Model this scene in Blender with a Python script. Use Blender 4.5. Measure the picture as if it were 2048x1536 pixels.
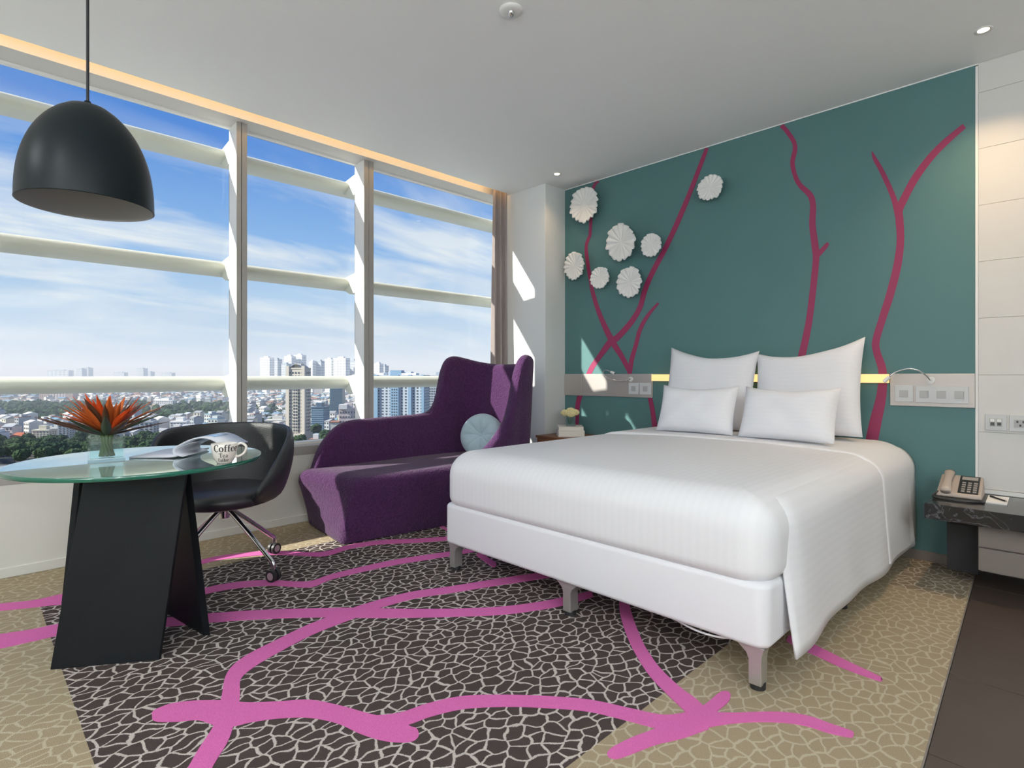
import bpy, math, random
from mathutils import Vector, Matrix
random.seed(7)
PI = math.pi
for _o in list(bpy.data.objects):
    bpy.data.objects.remove(_o)
SC = bpy.context.scene
COL = SC.collection

# ------------------------------------------------------------------ camera
F, CX, HY, CZ = 1121.0, 1024.0, 750.0, 1.08
YAW = math.atan((2163 - 1024) / F)
cam_d = bpy.data.cameras.new('camera')
cam = bpy.data.objects.new('camera', cam_d)
COL.objects.link(cam)
cam.location = (0, 0, CZ)
cam.rotation_euler = (PI / 2, 0, YAW)
cam_d.sensor_fit = 'HORIZONTAL'
cam_d.sensor_width = 36
cam_d.lens = 36 * F / 2048
cam_d.shift_y = -(768 - HY) / 2048
cam_d.clip_end = 30000
cam_d.clip_start = 0.02
SC.camera = cam
FWD = Vector((-math.sin(YAW), math.cos(YAW), 0))
RT = Vector((math.cos(YAW), math.sin(YAW), 0))


def ray(x, y):
    return FWD + RT * ((x - CX) / F) - Vector((0, 0, 1)) * ((y - HY) / F)


def onz(x, y, z=0.0):
    d = ray(x, y)
    return Vector((0, 0, CZ)) + d * ((z - CZ) / d.z)


def ony(x, y, Y):
    d = ray(x, y)
    return Vector((0, 0, CZ)) + d * (Y / d.y)


def onx(x, y, X):
    d = ray(x, y)
    return Vector((0, 0, CZ)) + d * (X / d.x)


def far(px, D, z=0.0):
    p = FWD * D + RT * ((px - CX) / F * D)
    return Vector((p.x, p.y, z))


# ------------------------------------------------------------------ view, world, sun
SC.view_settings.view_transform = 'Standard'
SC.view_settings.look = 'None'
SC.view_settings.gamma = 1
SC.view_settings.exposure = 0.0
SC.view_settings.use_curve_mapping = False
SC.cycles.use_denoising = True
SC.cycles.max_bounces = 9
SC.cycles.diffuse_bounces = 5
SC.cycles.glossy_bounces = 4
SC.cycles.transmission_bounces = 6
SC.cycles.transparent_max_bounces = 16
SC.cycles.volume_bounces = 0
SC.cycles.sample_clamp_indirect = 6
SC.cycles.caustics_reflective = False
SC.cycles.caustics_refractive = False
SC.cycles.blur_glossy = 0.5

SKY_STRENGTH = 1.0
SUN_STRENGTH = 10.5
SUN_DIR = Vector((1.0, 2.03, -1.38)).normalized()

world = bpy.data.worlds.new('sky')
SC.world = world
world.use_nodes = True
wt = world.node_tree
wt.nodes.clear()


def wn(t, **k):
    n = wt.nodes.new(t)
    for a, b in k.items():
        setattr(n, a, b)
    return n


w_out = wn('ShaderNodeOutputWorld')
w_bg = wn('ShaderNodeBackground')
w_bg.inputs['Strength'].default_value = SKY_STRENGTH
w_tc = wn('ShaderNodeTexCoord')
w_sep = wn('ShaderNodeSeparateXYZ')
wt.links.new(w_tc.outputs['Generated'], w_sep.inputs[0])
w_ramp = wn('ShaderNodeValToRGB')
cr = w_ramp.color_ramp
for i, (p, c) in enumerate([(0.0, (.50, .60, .72)), (.03, (.51, .63, .78)), (.12, (.38, .58, .83)), (.22, (.20, .43, .82)),
                            (.36, (.075, .25, .71)), (.75, (.045, .17, .58))]):
    e = cr.elements[i] if i < 2 else cr.elements.new(p)
    e.position = p
    e.color = (*c, 1)
wt.links.new(w_sep.outputs['Z'], w_ramp.inputs[0])
# wispy clouds on a plane far above
w_add = wn('ShaderNodeMath', operation='ADD')
w_add.inputs[1].default_value = 0.22
wt.links.new(w_sep.outputs['Z'], w_add.inputs[0])
w_comb = wn('ShaderNodeCombineXYZ')
for ax in 'XY':
    d = wn('ShaderNodeMath', operation='DIVIDE')
    wt.links.new(w_sep.outputs[ax], d.inputs[0])
    wt.links.new(w_add.outputs[0], d.inputs[1])
    wt.links.new(d.outputs[0], w_comb.inputs[ax])
w_map = wn('ShaderNodeMapping')
w_map.inputs['Rotation'].default_value = (0, 0, math.radians(-40))
w_map.inputs['Scale'].default_value = (2.6, 0.9, 1)
w_map.inputs['Location'].default_value = (3.35, 1.2, 0)
wt.links.new(w_comb.outputs[0], w_map.inputs[0])
w_noise = wn('ShaderNodeTexNoise')
w_noise.inputs['Scale'].default_value = 1.15
w_noise.inputs['Detail'].default_value = 8
w_noise.inputs['Roughness'].default_value = .55
w_noise.inputs['Distortion'].default_value = .5
wt.links.new(w_map.outputs[0], w_noise.inputs[0])
w_cr = wn('ShaderNodeValToRGB')
w_cr.color_ramp.elements[0].position = .42
w_cr.color_ramp.elements[1].position = .62
wt.links.new(w_noise.outputs[0], w_cr.inputs[0])
w_band = wn('ShaderNodeValToRGB')
for i, (p, c) in enumerate([(0.0, 0.25), (.10, .75), (.2, 1.0), (.28, .7), (.36, .15), (.6, .05)]):
    e = w_band.color_ramp.elements[i] if i < 2 else w_band.color_ramp.elements.new(p)
    e.position = p
    e.color = (c, c, c, 1)
wt.links.new(w_sep.outputs['Z'], w_band.inputs[0])
w_mul = wn('ShaderNodeMath', operation='MULTIPLY')
wt.links.new(w_cr.outputs[0], w_mul.inputs[0])
wt.links.new(w_band.outputs[0], w_mul.inputs[1])
w_mix = wn('ShaderNodeMix', data_type='RGBA')
w_mix.inputs[7].default_value = (.80, .85, .90, 1)
wt.links.new(w_mul.outputs[0], w_mix.inputs[0])
wt.links.new(w_ramp.outputs[0], w_mix.inputs[6])
wt.links.new(w_mix.outputs[2], w_bg.inputs['Color'])
wt.links.new(w_bg.outputs[0], w_out.inputs['Surface'])

sun_d = bpy.data.lights.new('sun', 'SUN')
sun_d.energy = SUN_STRENGTH
sun_d.angle = math.radians(.53)
sun_d.color = (1.0, .95, .86)
sun = bpy.data.objects.new('sun', sun_d)
COL.objects.link(sun)
sun.location = (-20, -40, 30)
sun.rotation_euler = SUN_DIR.to_track_quat('-Z', 'Y').to_euler()

# ------------------------------------------------------------------ materials
MATS = {}


def srgb(r, g, b):
    f = lambda v: (v / 255 / 12.92) if v / 255 <= .04045 else ((v / 255 + .055) / 1.055) ** 2.4
    return (f(r), f(g), f(b))


def mat(name, col, rough=.6, metal=0.0, bump=0.0, bscale=200.0, var=0.0, vscale=4.0, spec=.5, sheen=0.0, emit=None, estr=0.0,
        bstretch=(1, 1, 1), coat=0.0):
    m = bpy.data.materials.new(name)
    m.use_nodes = True
    nt = m.node_tree
    b = nt.nodes['Principled BSDF']
    b.inputs['Base Color'].default_value = (*col, 1)
    b.inputs['Roughness'].default_value = rough
    b.inputs['Metallic'].default_value = metal
    b.inputs['Specular IOR Level'].default_value = spec
    if sheen:
        b.inputs['Sheen Weight'].default_value = sheen
        b.inputs['Sheen Roughness'].default_value = .5
    if coat:
        b.inputs['Coat Weight'].default_value = coat
    if emit:
        b.inputs['Emission Color'].default_value = (*emit, 1)
        b.inputs['Emission Strength'].default_value = estr
    if bump or var:
        tc = nt.nodes.new('ShaderNodeTexCoord')
        mp = nt.nodes.new('ShaderNodeMapping')
        mp.inputs['Scale'].default_value = bstretch
        nt.links.new(tc.outputs['Object'], mp.inputs[0])
    if bump:
        n = nt.nodes.new('ShaderNodeTexNoise')
        n.inputs['Scale'].default_value = bscale
        n.inputs['Detail'].default_value = 3
        nt.links.new(mp.outputs[0], n.inputs[0])
        bp = nt.nodes.new('ShaderNodeBump')
        bp.inputs['Strength'].default_value = bump
        bp.inputs['Distance'].default_value = .01
        nt.links.new(n.outputs[0], bp.inputs['Height'])
        nt.links.new(bp.outputs[0], b.inputs['Normal'])
    if var:
        n2 = nt.nodes.new('ShaderNodeTexNoise')
        n2.inputs['Scale'].default_value = vscale
        n2.inputs['Detail'].default_value = 5
        nt.links.new(mp.outputs[0], n2.inputs[0])
        mx = nt.nodes.new('ShaderNodeMix')
        mx.data_type = 'RGBA'
        mx.inputs[6].default_value = (*[c * (1 - var) for c in col], 1)
        mx.inputs[7].default_value = (*[min(1, c * (1 + var)) for c in col], 1)
        nt.links.new(n2.outputs[0], mx.inputs[0])
        nt.links.new(mx.outputs[2], b.inputs['Base Color'])
    MATS[name] = m
    return m


def thin_glass(name, tint, r0=.03, r1=.8, rough=0.0, refl=(1, 1, 1), power=4.0):
    m = bpy.data.materials.new(name)
    m.use_nodes = True
    nt = m.node_tree
    nt.nodes.clear()
    o = nt.nodes.new('ShaderNodeOutputMaterial')
    t = nt.nodes.new('ShaderNodeBsdfTransparent')
    t.inputs[0].default_value = (*tint, 1)
    g = nt.nodes.new('ShaderNodeBsdfGlossy')
    g.inputs['Roughness'].default_value = rough
    g.inputs[0].default_value = (*refl, 1)
    lw = nt.nodes.new('ShaderNodeLayerWeight')
    lw.inputs[0].default_value = .5
    pw = nt.nodes.new('ShaderNodeMath')
    pw.operation = 'POWER'
    nt.links.new(lw.outputs['Facing'], pw.inputs[0])
    pw.inputs[1].default_value = power
    f = nt.nodes.new('ShaderNodeMapRange')
    nt.links.new(pw.outputs[0], f.inputs[0])
    f.inputs[3].default_value = r0
    f.inputs[4].default_value = r1
    mx = nt.nodes.new('ShaderNodeMixShader')
    nt.links.new(f.outputs[0], mx.inputs[0])
    nt.links.new(t.outputs[0], mx.inputs[1])
    nt.links.new(g.outputs[0], mx.inputs[2])
    nt.links.new(mx.outputs[0], o.inputs[0])
    MATS[name] = m
    return m


M_ceil = mat('ceiling_paint', (.90, .905, .90), .8, bump=.05, bscale=60)
M_wall = mat('cream_wall_paint', (.70, .69, .64), .7, bump=.05, bscale=80)
M_wallw = mat('white_wall_paint', (.66, .65, .625), .7, bump=.04, bscale=80)
M_column = mat('column_paint', (.74, .755, .745), .65, bump=.04, bscale=80)
M_teal = mat('teal_wall_paint', (.076, .176, .178), .6, bump=.05, bscale=120, var=.04, vscale=1.5)
M_pink_wall = mat('magenta_wall_paint', (.27, .022, .085), .55)
M_trim = mat('white_trim', (.82, .82, .80), .5)
M_alu = mat('aluminium_and_backlit_shade', (.36, .345, .32), .5, .1)  # grey sill metal; also the backlit shade coloured onto mullion fronts
M_alu_w = mat('window_frame_white', (.80, .80, .78), .4)
M_gasket = mat('dark_gasket', (.04, .035, .03), .6)
M_louver = mat('louver_cream', (.62, .62, .55), .6)
M_steel = mat('brushed_steel', (.50, .465, .44), .38, .45, bump=.10, bscale=60, bstretch=(.05, 1, 12))
M_chrome = mat('chrome', (.75, .75, .76), .12, 1.0)
M_legmetal = mat('satin_aluminium', (.55, .54, .52), .38, .75)
M_plate = mat('switch_plate', (.56, .575, .58), .4)
M_switch = mat('switch_key', (.40, .40, .40), .35)
M_socket = mat('socket_dark', (.06, .06, .06), .4)
M_black_metal = mat('black_powder_coat', (.0065, .008, .010), .5, bump=.05, bscale=300, spec=.2)
M_lamp_out = mat('pendant_black', (.006, .011, .0135), .40, spec=.22)
M_lamp_in = mat('pendant_inside_grey', (.42, .43, .44), .5)
M_cord = mat('black_cord', (.015, .015, .018), .6)
M_leather = mat('black_leather', (.018, .020, .022), .38, bump=.35, bscale=260, spec=.6)
M_leather2 = mat('black_leather_seat', (.022, .019, .024), .33, bump=.12, bscale=260, spec=.6)
M_rubber = mat('black_rubber', (.02, .02, .022), .5)
M_purple = mat('purple_boucle', (.062, .021, .074), .95, bump=1.0, bscale=90, var=.65, vscale=75, sheen=.15, spec=.10)
M_cushion = mat('pale_blue_velvet', (.36, .47, .52), .8, bump=.1, bscale=200, sheen=.3)
M_white_cloth = mat('white_cloth', (.80, .80, .82), .8, bump=.04, bscale=500, spec=.2)
M_valance = mat('white_box_spring_cloth', (.80, .80, .83), .75, bump=.04, bscale=400, spec=.2)
M_curtain = mat('taupe_curtain', (.29, .245, .235), .8, bump=.15, bscale=300, sheen=.15)
M_wood = mat('brown_wood', (.20, .085, .04), .45, var=.4, vscale=3, bstretch=(1, 12, 12))
M_book = mat('book_cover_white', (.72, .68, .62), .6)
M_page = mat('book_pages', (.78, .74, .66), .8)
M_marble = mat('black_marble', (.012, .012, .014), .18, spec=.6)
M_cab = mat('taupe_cabinet', (.19, .16, .14), .55)
M_dark = mat('dark_recess', (.012, .012, .013), .7)
M_tile = mat('brown_floor_tile', (.068, .049, .039), .45, var=.15, vscale=3, bump=.03, bscale=40)
M_grout = mat('dark_grout', (.04, .032, .027), .9)
M_phone = mat('phone_beige', (.42, .35, .30), .4)
M_phone_dk = mat('phone_black', (.02, .02, .02), .35)
M_key = mat('phone_keys', (.32, .30, .28), .5)
M_paper = mat('white_paper', (.85, .85, .84), .8)
M_plaster = mat('white_plaster_flower', (.80, .80, .78), .7, bump=.05, bscale=150)
M_orange = mat('orange_petal', (.50, .105, .018), .5, var=.5, vscale=12)
M_orange2 = mat('deep_orange_petal', (.58, .065, .010), .45, var=.4, vscale=12)
M_bract = mat('dark_bract', (.11, .045, .022), .5, var=.5, vscale=8)
M_bract_g = mat('green_bract', (.05, .07, .035), .5, var=.5, vscale=8)
M_stem = mat('green_stem', (.06, .12, .03), .5)
M_cream_flower = mat('cream_carnation', (.78, .70, .38), .8, var=.25, vscale=40, bump=.5, bscale=120)
M_leaf = mat('leaf_green', (.09, .20, .04), .55)
M_cup = mat('cup_porcelain', (.78, .74, .68), .2)
M_ink = mat('black_ink', (.02, .02, .02), .5)
M_glass_w = thin_glass('window_glass', (.975, .99, .985), .012, .25)
M_glass_t = thin_glass('table_glass', (.80, .93, .89), .10, 1.0, refl=(.93, 1, .985), power=1.9)
M_glass_edge = mat('green_glass_edge', (.006, .105, .068), .12, spec=.8)
M_glass_v = thin_glass('vase_glass', (.945, .975, .975), .05, .9, power=3.0)
M_water = thin_glass('vase_water', (.86, .95, .95), .01, .3)
M_led = mat('warm_led', (.2, .16, .1), .5, emit=(1.0, .64, .24), estr=1.25)
M_led_cove = mat('cove_led', (1, .9, .7), .5, emit=(1.0, .58, .17), estr=15.0)
M_bulb = mat('downlight_bulb', (1, .9, .7), .5, emit=(1.0, .78, .45), estr=9.0)
M_bulb_fill = mat('fill_lamp_bulb', (1, 1, 1), .5, emit=(1.0, .95, .88), estr=9.0)  # bulb glow of the downlights added out of view
M_fill_glow = mat('fill_lamp_glow', (1, 1, .95), .6, emit=(.90, .96, 1.0), estr=112.0)  # glow of the added uplighters that fill the room


def fabric_stripes(m, axis, period, amt):
    nt = m.node_tree
    b = nt.nodes['Principled BSDF']
    tc = nt.nodes.new('ShaderNodeTexCoord')
    sp = nt.nodes.new('ShaderNodeSeparateXYZ')
    nt.links.new(tc.outputs['Object'], sp.inputs[0])
    mu = nt.nodes.new('ShaderNodeMath')
    mu.operation = 'MULTIPLY'
    mu.inputs[1].default_value = 2 * PI / period
    nt.links.new(sp.outputs[axis], mu.inputs[0])
    si = nt.nodes.new('ShaderNodeMath')
    si.operation = 'SINE'
    nt.links.new(mu.outputs[0], si.inputs[0])
    rp = nt.nodes.new('ShaderNodeMapRange')
    rp.inputs[1].default_value = -.25
    rp.inputs[2].default_value = .25
    rp.inputs[3].default_value = 1 - amt
    rp.inputs[4].default_value = 1
    nt.links.new(si.outputs[0], rp.inputs[0])
    c = b.inputs['Base Color'].default_value[:]
    mx = nt.nodes.new('ShaderNodeMix')
    mx.data_type = 'RGBA'
    mx.blend_type = 'MULTIPLY'
    mx.inputs[0].default_value = 1
    mx.inputs[6].default_value = c
    nt.links.new(rp.outputs[0], mx.inputs[7])
    nt.links.new(mx.outputs[2], b.inputs['Base Color'])
    rr = nt.nodes.new('ShaderNodeMapRange')
    rr.inputs[1].default_value = -.25
    rr.inputs[2].default_value = .25
    rr.inputs[3].default_value = .85
    rr.inputs[4].default_value = .62
    nt.links.new(si.outputs[0], rr.inputs[0])
    nt.links.new(rr.outputs[0], b.inputs['Roughness'])


M_duvet = mat('satin_stripe_cotton', (.81, .81, .83), .7, bump=.03, bscale=500, spec=.25)
fabric_stripes(M_duvet, 'X', .034, .012)
M_drape = mat('satin_stripe_cotton_side', (.81, .81, .83), .7, bump=.03, bscale=500, spec=.25)
fabric_stripes(M_drape, 'Z', .034, .012)
M_pillow = mat('pillow_cotton', (.82, .82, .85), .75, bump=.03, bscale=400, spec=.2)
fabric_stripes(M_pillow, 'Z', .026, .010)


def marble_veins(m):
    nt = m.node_tree
    b = nt.nodes['Principled BSDF']
    tc = nt.nodes.new('ShaderNodeTexCoord')
    n = nt.nodes.new('ShaderNodeTexNoise')
    n.inputs['Scale'].default_value = 9
    n.inputs['Detail'].default_value = 9
    n.inputs['Distortion'].default_value = 2.5
    nt.links.new(tc.outputs['Object'], n.inputs[0])
    r = nt.nodes.new('ShaderNodeValToRGB')
    for i, (p, c) in enumerate([(.0, (.010, .010, .012)), (.50, (.012, .012, .014)), (.545, (.10, .10, .11)), (.57, (.015, .015, .017)),
                                (1, (.012, .012, .014))]):
        e = r.color_ramp.elements[i] if i < 2 else r.color_ramp.elements.new(p)
        e.position = p
        e.color = (*c, 1)
    nt.links.new(n.outputs[0], r.inputs[0])
    nt.links.new(r.outputs[0], b.inputs['Base Color'])


marble_veins(M_marble)


def carpet_material():
    m = bpy.data.materials.new('patterned_carpet')
    m.use_nodes = True
    nt = m.node_tree
    b = nt.nodes['Principled BSDF']
    b.inputs['Roughness'].default_value = .95
    b.inputs['Specular IOR Level'].default_value = .1
    L = nt.links.new

    def N(t, **k):
        n = nt.nodes.new(t)
        for a, v in k.items():
            setattr(n, a, v)
        return n

    def math_(op, a, c=None):
        n = N('ShaderNodeMath', operation=op)
        for i, v in enumerate((a, c)):
            if v is None:
                continue
            if isinstance(v, (int, float)):
                n.inputs[i].default_value = v
            else:
                L(v, n.inputs[i])
        return n.outputs[0]
    tc = N('ShaderNodeTexCoord')
    co = tc.outputs['Object']
    # warp
    nz = N('ShaderNodeTexNoise')
    nz.inputs['Scale'].default_value = 3.2
    nz.inputs['Detail'].default_value = 1.5
    L(co, nz.inputs[0])
    vm = N('ShaderNodeVectorMath', operation='SUBTRACT')
    L(nz.outputs['Color'], vm.inputs[0])
    vm.inputs[1].default_value = (.5, .5, .5)
    vs = N('ShaderNodeVectorMath', operation='SCALE')
    L(vm.outputs[0], vs.inputs[0])
    vs.inputs['Scale'].default_value = .06
    va = N('ShaderNodeVectorMath', operation='ADD')
    L(co, va.inputs[0])
    L(vs.outputs[0], va.inputs[1])
    n2 = N('ShaderNodeTexNoise')
    n2.inputs['Scale'].default_value = 19
    n2.inputs['Detail'].default_value = 0.5
    L(co, n2.inputs[0])
    m2 = N('ShaderNodeVectorMath', operation='SUBTRACT')
    L(n2.outputs['Color'], m2.inputs[0])
    m2.inputs[1].default_value = (.5, .5, .5)
    s2 = N('ShaderNodeVectorMath', operation='SCALE')
    L(m2.outputs[0], s2.inputs[0])
    s2.inputs['Scale'].default_value = .035
    a2 = N('ShaderNodeVectorMath', operation='ADD')
    L(va.outputs[0], a2.inputs[0])
    L(s2.outputs[0], a2.inputs[1])
    va = a2
    fz = N('ShaderNodeTexNoise')
    fz.inputs['Scale'].default_value = 330
    fz.inputs['Detail'].default_value = 1
    L(co, fz.inputs[0])
    fm = N('ShaderNodeVectorMath', operation='SUBTRACT')
    L(fz.outputs['Color'], fm.inputs[0])
    fm.inputs[1].default_value = (.5, .5, .5)
    fs = N('ShaderNodeVectorMath', operation='SCALE')
    L(fm.outputs[0], fs.inputs[0])
    fs.inputs['Scale'].default_value = .006
    va2 = N('ShaderNodeVectorMath', operation='ADD')
    L(va.outputs[0], va2.inputs[0])
    L(fs.outputs[0], va2.inputs[1])
    mp = N('ShaderNodeMapping')
    mp.inputs['Rotation'].default_value = (0, 0, math.radians(38))
    mp.inputs['Scale'].default_value = (1.12, .84, 1)
    L(va2.outputs[0], mp.inputs[0])
    vo = N('ShaderNodeTexVoronoi', voronoi_dimensions='2D', feature='DISTANCE_TO_EDGE')
    vo.inputs['Scale'].default_value = 20.5
    vo.inputs['Randomness'].default_value = .85
    L(mp.outputs[0], vo.inputs['Vector'])
    line = N('ShaderNodeMapRange')
    line.inputs[1].default_value = .058
    line.inputs[2].default_value = .085
    line.inputs[3].default_value = 1
    line.inputs[4].default_value = 0
    L(vo.outputs['Distance'], line.inputs[0])
    sp = N('ShaderNodeSeparateXYZ')
    L(co, sp.inputs[0])
    X, Y = sp.outputs['X'], sp.outputs['Y']

    def AND(*l):
        o = l[0]
        for q in l[1:]:
            o = math_('MULTIPLY', o, q)
        return o
    main = AND(math_('LESS_THAN', X, -.995), math_('GREATER_THAN', X, -3.42), math_('GREATER_THAN', Y, .265))
    small = math_('MULTIPLY', AND(math_('LESS_THAN', X, -.40), math_('GREATER_THAN', X, -.70), math_('GREATER_THAN', Y, 3.42)), .35)
    reg = math_('MAXIMUM', main, small)

    def mix(fac, c1, c2):
        n = N('ShaderNodeMix', data_type='RGBA')
        L(fac, n.inputs[0])
        for i, c in ((6, c1), (7, c2)):
            if isinstance(c, tuple):
                n.inputs[i].default_value = (*c, 1)
            else:
                L(c, n.inputs[i])
        return n.outputs[2]
    v = N('ShaderNodeTexNoise')
    v.inputs['Scale'].default_value = 420
    L(co, v.inputs[0])
    dark = mix(line.outputs[0], (.070, .053, .049), (.56, .50, .46))
    beige = mix(line.outputs[0], (.36, .29, .19), (.50, .43, .31))
    c = mix(reg, beige, dark)
    mulv = N('ShaderNodeMix', data_type='RGBA', blend_type='MULTIPLY')
    mulv.inputs[0].default_value = .5
    L(c, mulv.inputs[6])
    rr = N('ShaderNodeMapRange')
    rr.inputs[1].default_value = .3
    rr.inputs[2].default_value = .7
    rr.inputs[3].default_value = .55
    rr.inputs[4].default_value = 1.25
    L(v.outputs[0], rr.inputs[0])
    L(rr.outputs[0], mulv.inputs[7])
    L(mulv.outputs[2], b.inputs['Base Color'])
    bp = N('ShaderNodeBump')
    bp.inputs['Strength'].default_value = .5
    bp.inputs['Distance'].default_value = .006
    L(v.outputs[0], bp.inputs['Height'])
    L(bp.outputs[0], b.inputs['Normal'])
    return m


M_carpet = carpet_material()
M_pink_carpet = mat('magenta_carpet_pile', (.68, .16, .43), .95, bump=.5, bscale=420, var=.25, vscale=300, spec=.1)


# ------------------------------------------------------------------ mesh helpers
class MB:
    """collects geometry, becomes one mesh object"""

    def __init__(self):
        self.v, self.f, self.mi = [], [], []

    def add(self, verts, faces, mi=0):
        o = len(self.v)
        self.v += [tuple(p) for p in verts]
        for f in faces:
            self.f.append(tuple(o + i for i in f))
            self.mi.append(mi)
        return self

    def box(self, x0, x1, y0, y1, z0, z1, mi=0):
        vs = [(x0, y0, z0), (x1, y0, z0), (x1, y1, z0), (x0, y1, z0), (x0, y0, z1), (x1, y0, z1), (x1, y1, z1), (x0, y1, z1)]
        return self.add(vs, [(3, 2, 1, 0), (4, 5, 6, 7), (0, 1, 5, 4), (1, 2, 6, 5), (2, 3, 7, 6), (3, 0, 4, 7)], mi)

    def hexa(self, b4, t4, mi=0):
        return self.add(list(b4) + list(t4), [(3, 2, 1, 0), (4, 5, 6, 7), (0, 1, 5, 4), (1, 2, 6, 5), (2, 3, 7, 6), (3, 0, 4, 7)], mi)

    def prism(self, pts, d, mi=0):
        """polygon pts (3-D), extruded by vector d"""
        n = len(pts)
        d = Vector(d)
        vs = [Vector(p) for p in pts] + [Vector(p) + d for p in pts]
        fs = [tuple(range(n - 1, -1, -1)), tuple(range(n, 2 * n))]
        for i in range(n):
            j = (i + 1) % n
            fs.append((i, j, n + j, n + i))
        return self.add(vs, fs, mi)

    def grid(self, rows, mi=0, closeu=False, closev=False):
        """rows: list of rows of points"""
        n, k = len(rows), len(rows[0])
        vs = [p for r in rows for p in r]
        fs = []
        for i in range(n if closev else n - 1):
            for j in range(k if closeu else k - 1):
                a, b = i * k + j, i * k + (j + 1) % k
                c, d = ((i + 1) % n) * k + (j + 1) % k, ((i + 1) % n) * k + j
                fs.append((a, b, c, d))
        return self.add(vs, fs, mi)

    def loft(self, secs, mi=0, caps=True):
        n, k = len(secs), len(secs[0])
        self.grid(secs, mi, closeu=True)
        if caps:
            o = len(self.v) - n * k
            self.f.append(tuple(o + i for i in range(k - 1, -1, -1)))
            self.mi.append(mi)
            self.f.append(tuple(o + (n - 1) * k + i for i in range(k)))
            self.mi.append(mi)
        return self

    def lathe(self, prof, seg=32, c=(0, 0), mi=0, caps=False):
        rows = []
        for r, z in prof:
            rows.append([(c[0] + r * math.cos(2 * PI * i / seg), c[1] + r * math.sin(2 * PI * i / seg), z) for i in range(seg)])
        return self.loft(rows, mi, caps) if caps else self.grid(rows, mi, closeu=True)

    def cyl(self, p0, p1, r0, r1=None, seg=16, mi=0):
        return self.tube([p0, p1], [r0, r0 if r1 is None else r1], seg, mi)

    def tube(self, path, r, seg=10, mi=0):
        path = [Vector(p) for p in path]
        if not isinstance(r, (list, tuple)):
            r = [r] * len(path)
        secs = []
        ref = None
        for i, p in enumerate(path):
            t = (path[min(i + 1, len(path) - 1)] - path[max(i - 1, 0)]).normalized()
            if ref is None:
                ref = Vector((0, 0, 1)) if abs(t.z) < .9 else Vector((1, 0, 0))
            u = t.cross(ref)
            if u.length < 1e-5:
                u = t.cross(Vector((0, 1, 0)))
            u.normalize()
            w = u.cross(t).normalized()
            ref = w
            secs.append([p + (u * math.cos(2 * PI * k / seg) + w * math.sin(2 * PI * k / seg)) * r[i] for k in range(seg)])
        return self.loft(secs, mi)

    def build(self, name, m, parent=None, smooth=False, bevel=0.0, bseg=2, subsurf=0, origin=None, auto=None, solid=0.0):
        me = bpy.data.meshes.new(name)
        vs = self.v
        if origin is not None:
            vs = [(a - origin[0], b - origin[1], c - origin[2]) for a, b, c in vs]
        me.from_pydata(vs, [], self.f)
        ms = m if isinstance(m, (list, tuple)) else [m]
        for q in ms:
            me.materials.append(q)
        if len(ms) > 1:
            me.polygons.foreach_set('material_index', self.mi)
        me.update()
        import bmesh
        bm = bmesh.new()
        bm.from_mesh(me)
        bmesh.ops.recalc_face_normals(bm, faces=bm.faces)
        bm.to_mesh(me)
        bm.free()
        if smooth:
            me.polygons.foreach_set('use_smooth', [True] * len(me.polygons))
        o = bpy.data.objects.new(name, me)
        COL.objects.link(o)
        if origin is not None and parent is None:
            o.location = origin
        if parent is not None:
            o.parent = parent
        if auto:
            me.polygons.foreach_set('use_smooth', [True] * len(me.polygons))
            me.set_sharp_from_angle(angle=math.radians(auto))
        if solid:
            s = o.modifiers.new('solid', 'SOLIDIFY')
            s.thickness = solid
            s.offset = 0
        if bevel:
            md = o.modifiers.new('bevel', 'BEVEL')
            md.width = bevel
            md.segments = bseg
            md.limit_method = 'ANGLE'
            md.angle_limit = math.radians(40)
            if bseg > 2:
                me.polygons.foreach_set('use_smooth', [True] * len(me.polygons))
                me.set_sharp_from_angle(angle=math.radians(50))
        if subsurf:
            s = o.modifiers.new('sub', 'SUBSURF')
            s.levels = subsurf
            s.render_levels = subsurf
        return o


def tag(o, label, cat, group=None):
    o['label'] = label
    o['category'] = cat
    if group:
        o['group'] = group
    return o


def thing(name, label, cat, loc=(0, 0, 0), rz=0.0, group=None):
    o = bpy.data.objects.new(name, None)
    COL.objects.link(o)
    o.location = loc
    o.rotation_euler = (0, 0, rz)
    o.empty_display_size = .1
    return tag(o, label, cat, group)


def struct(o, label=None):
    o['kind'] = 'structure'
    if label:
        o['label'] = label
    return o


def sempty(name, label=None, loc=(0, 0, 0)):
    o = bpy.data.objects.new(name, None)
    COL.objects.link(o)
    o.location = loc
    return struct(o, label)


def copy_tree(o, parent=None):
    c = o.copy()
    COL.objects.link(c)
    c.parent = parent
    for ch in list(o.children):
        copy_tree(ch, c)
    return c


def smoothpath(pts, n=6):
    """Catmull-Rom through points of any dimension"""
    P = [Vector(p) for p in pts]
    out = []
    for i in range(len(P) - 1):
        p0, p1, p2, p3 = P[max(i - 1, 0)], P[i], P[i + 1], P[min(i + 2, len(P) - 1)]
        for k in range(n):
            t = k / n
            out.append(.5 * ((2 * p1) + (p2 - p0) * t + (2 * p0 - 5 * p1 + 4 * p2 - p3) * t * t + (3 * p1 - p0 - 3 * p2 + p3) * t ** 3))
    out.append(P[-1])
    return out


def vec(p, q=None):
    return Vector(p)

# ------------------------------------------------------------------ the room
H = 2.80
XW, XG, YB = -4.02, -4.165, 4.02           # window wall, glass, back wall
XR, YF = 2.7, -2.8                           # walls behind the camera
WIN_Y0 = -0.42                               # left end of the glazing (out of frame)


def edge_x(y):                               # carpet / tile boundary
    return -.413 + (4.04 - y) * .0476


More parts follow.
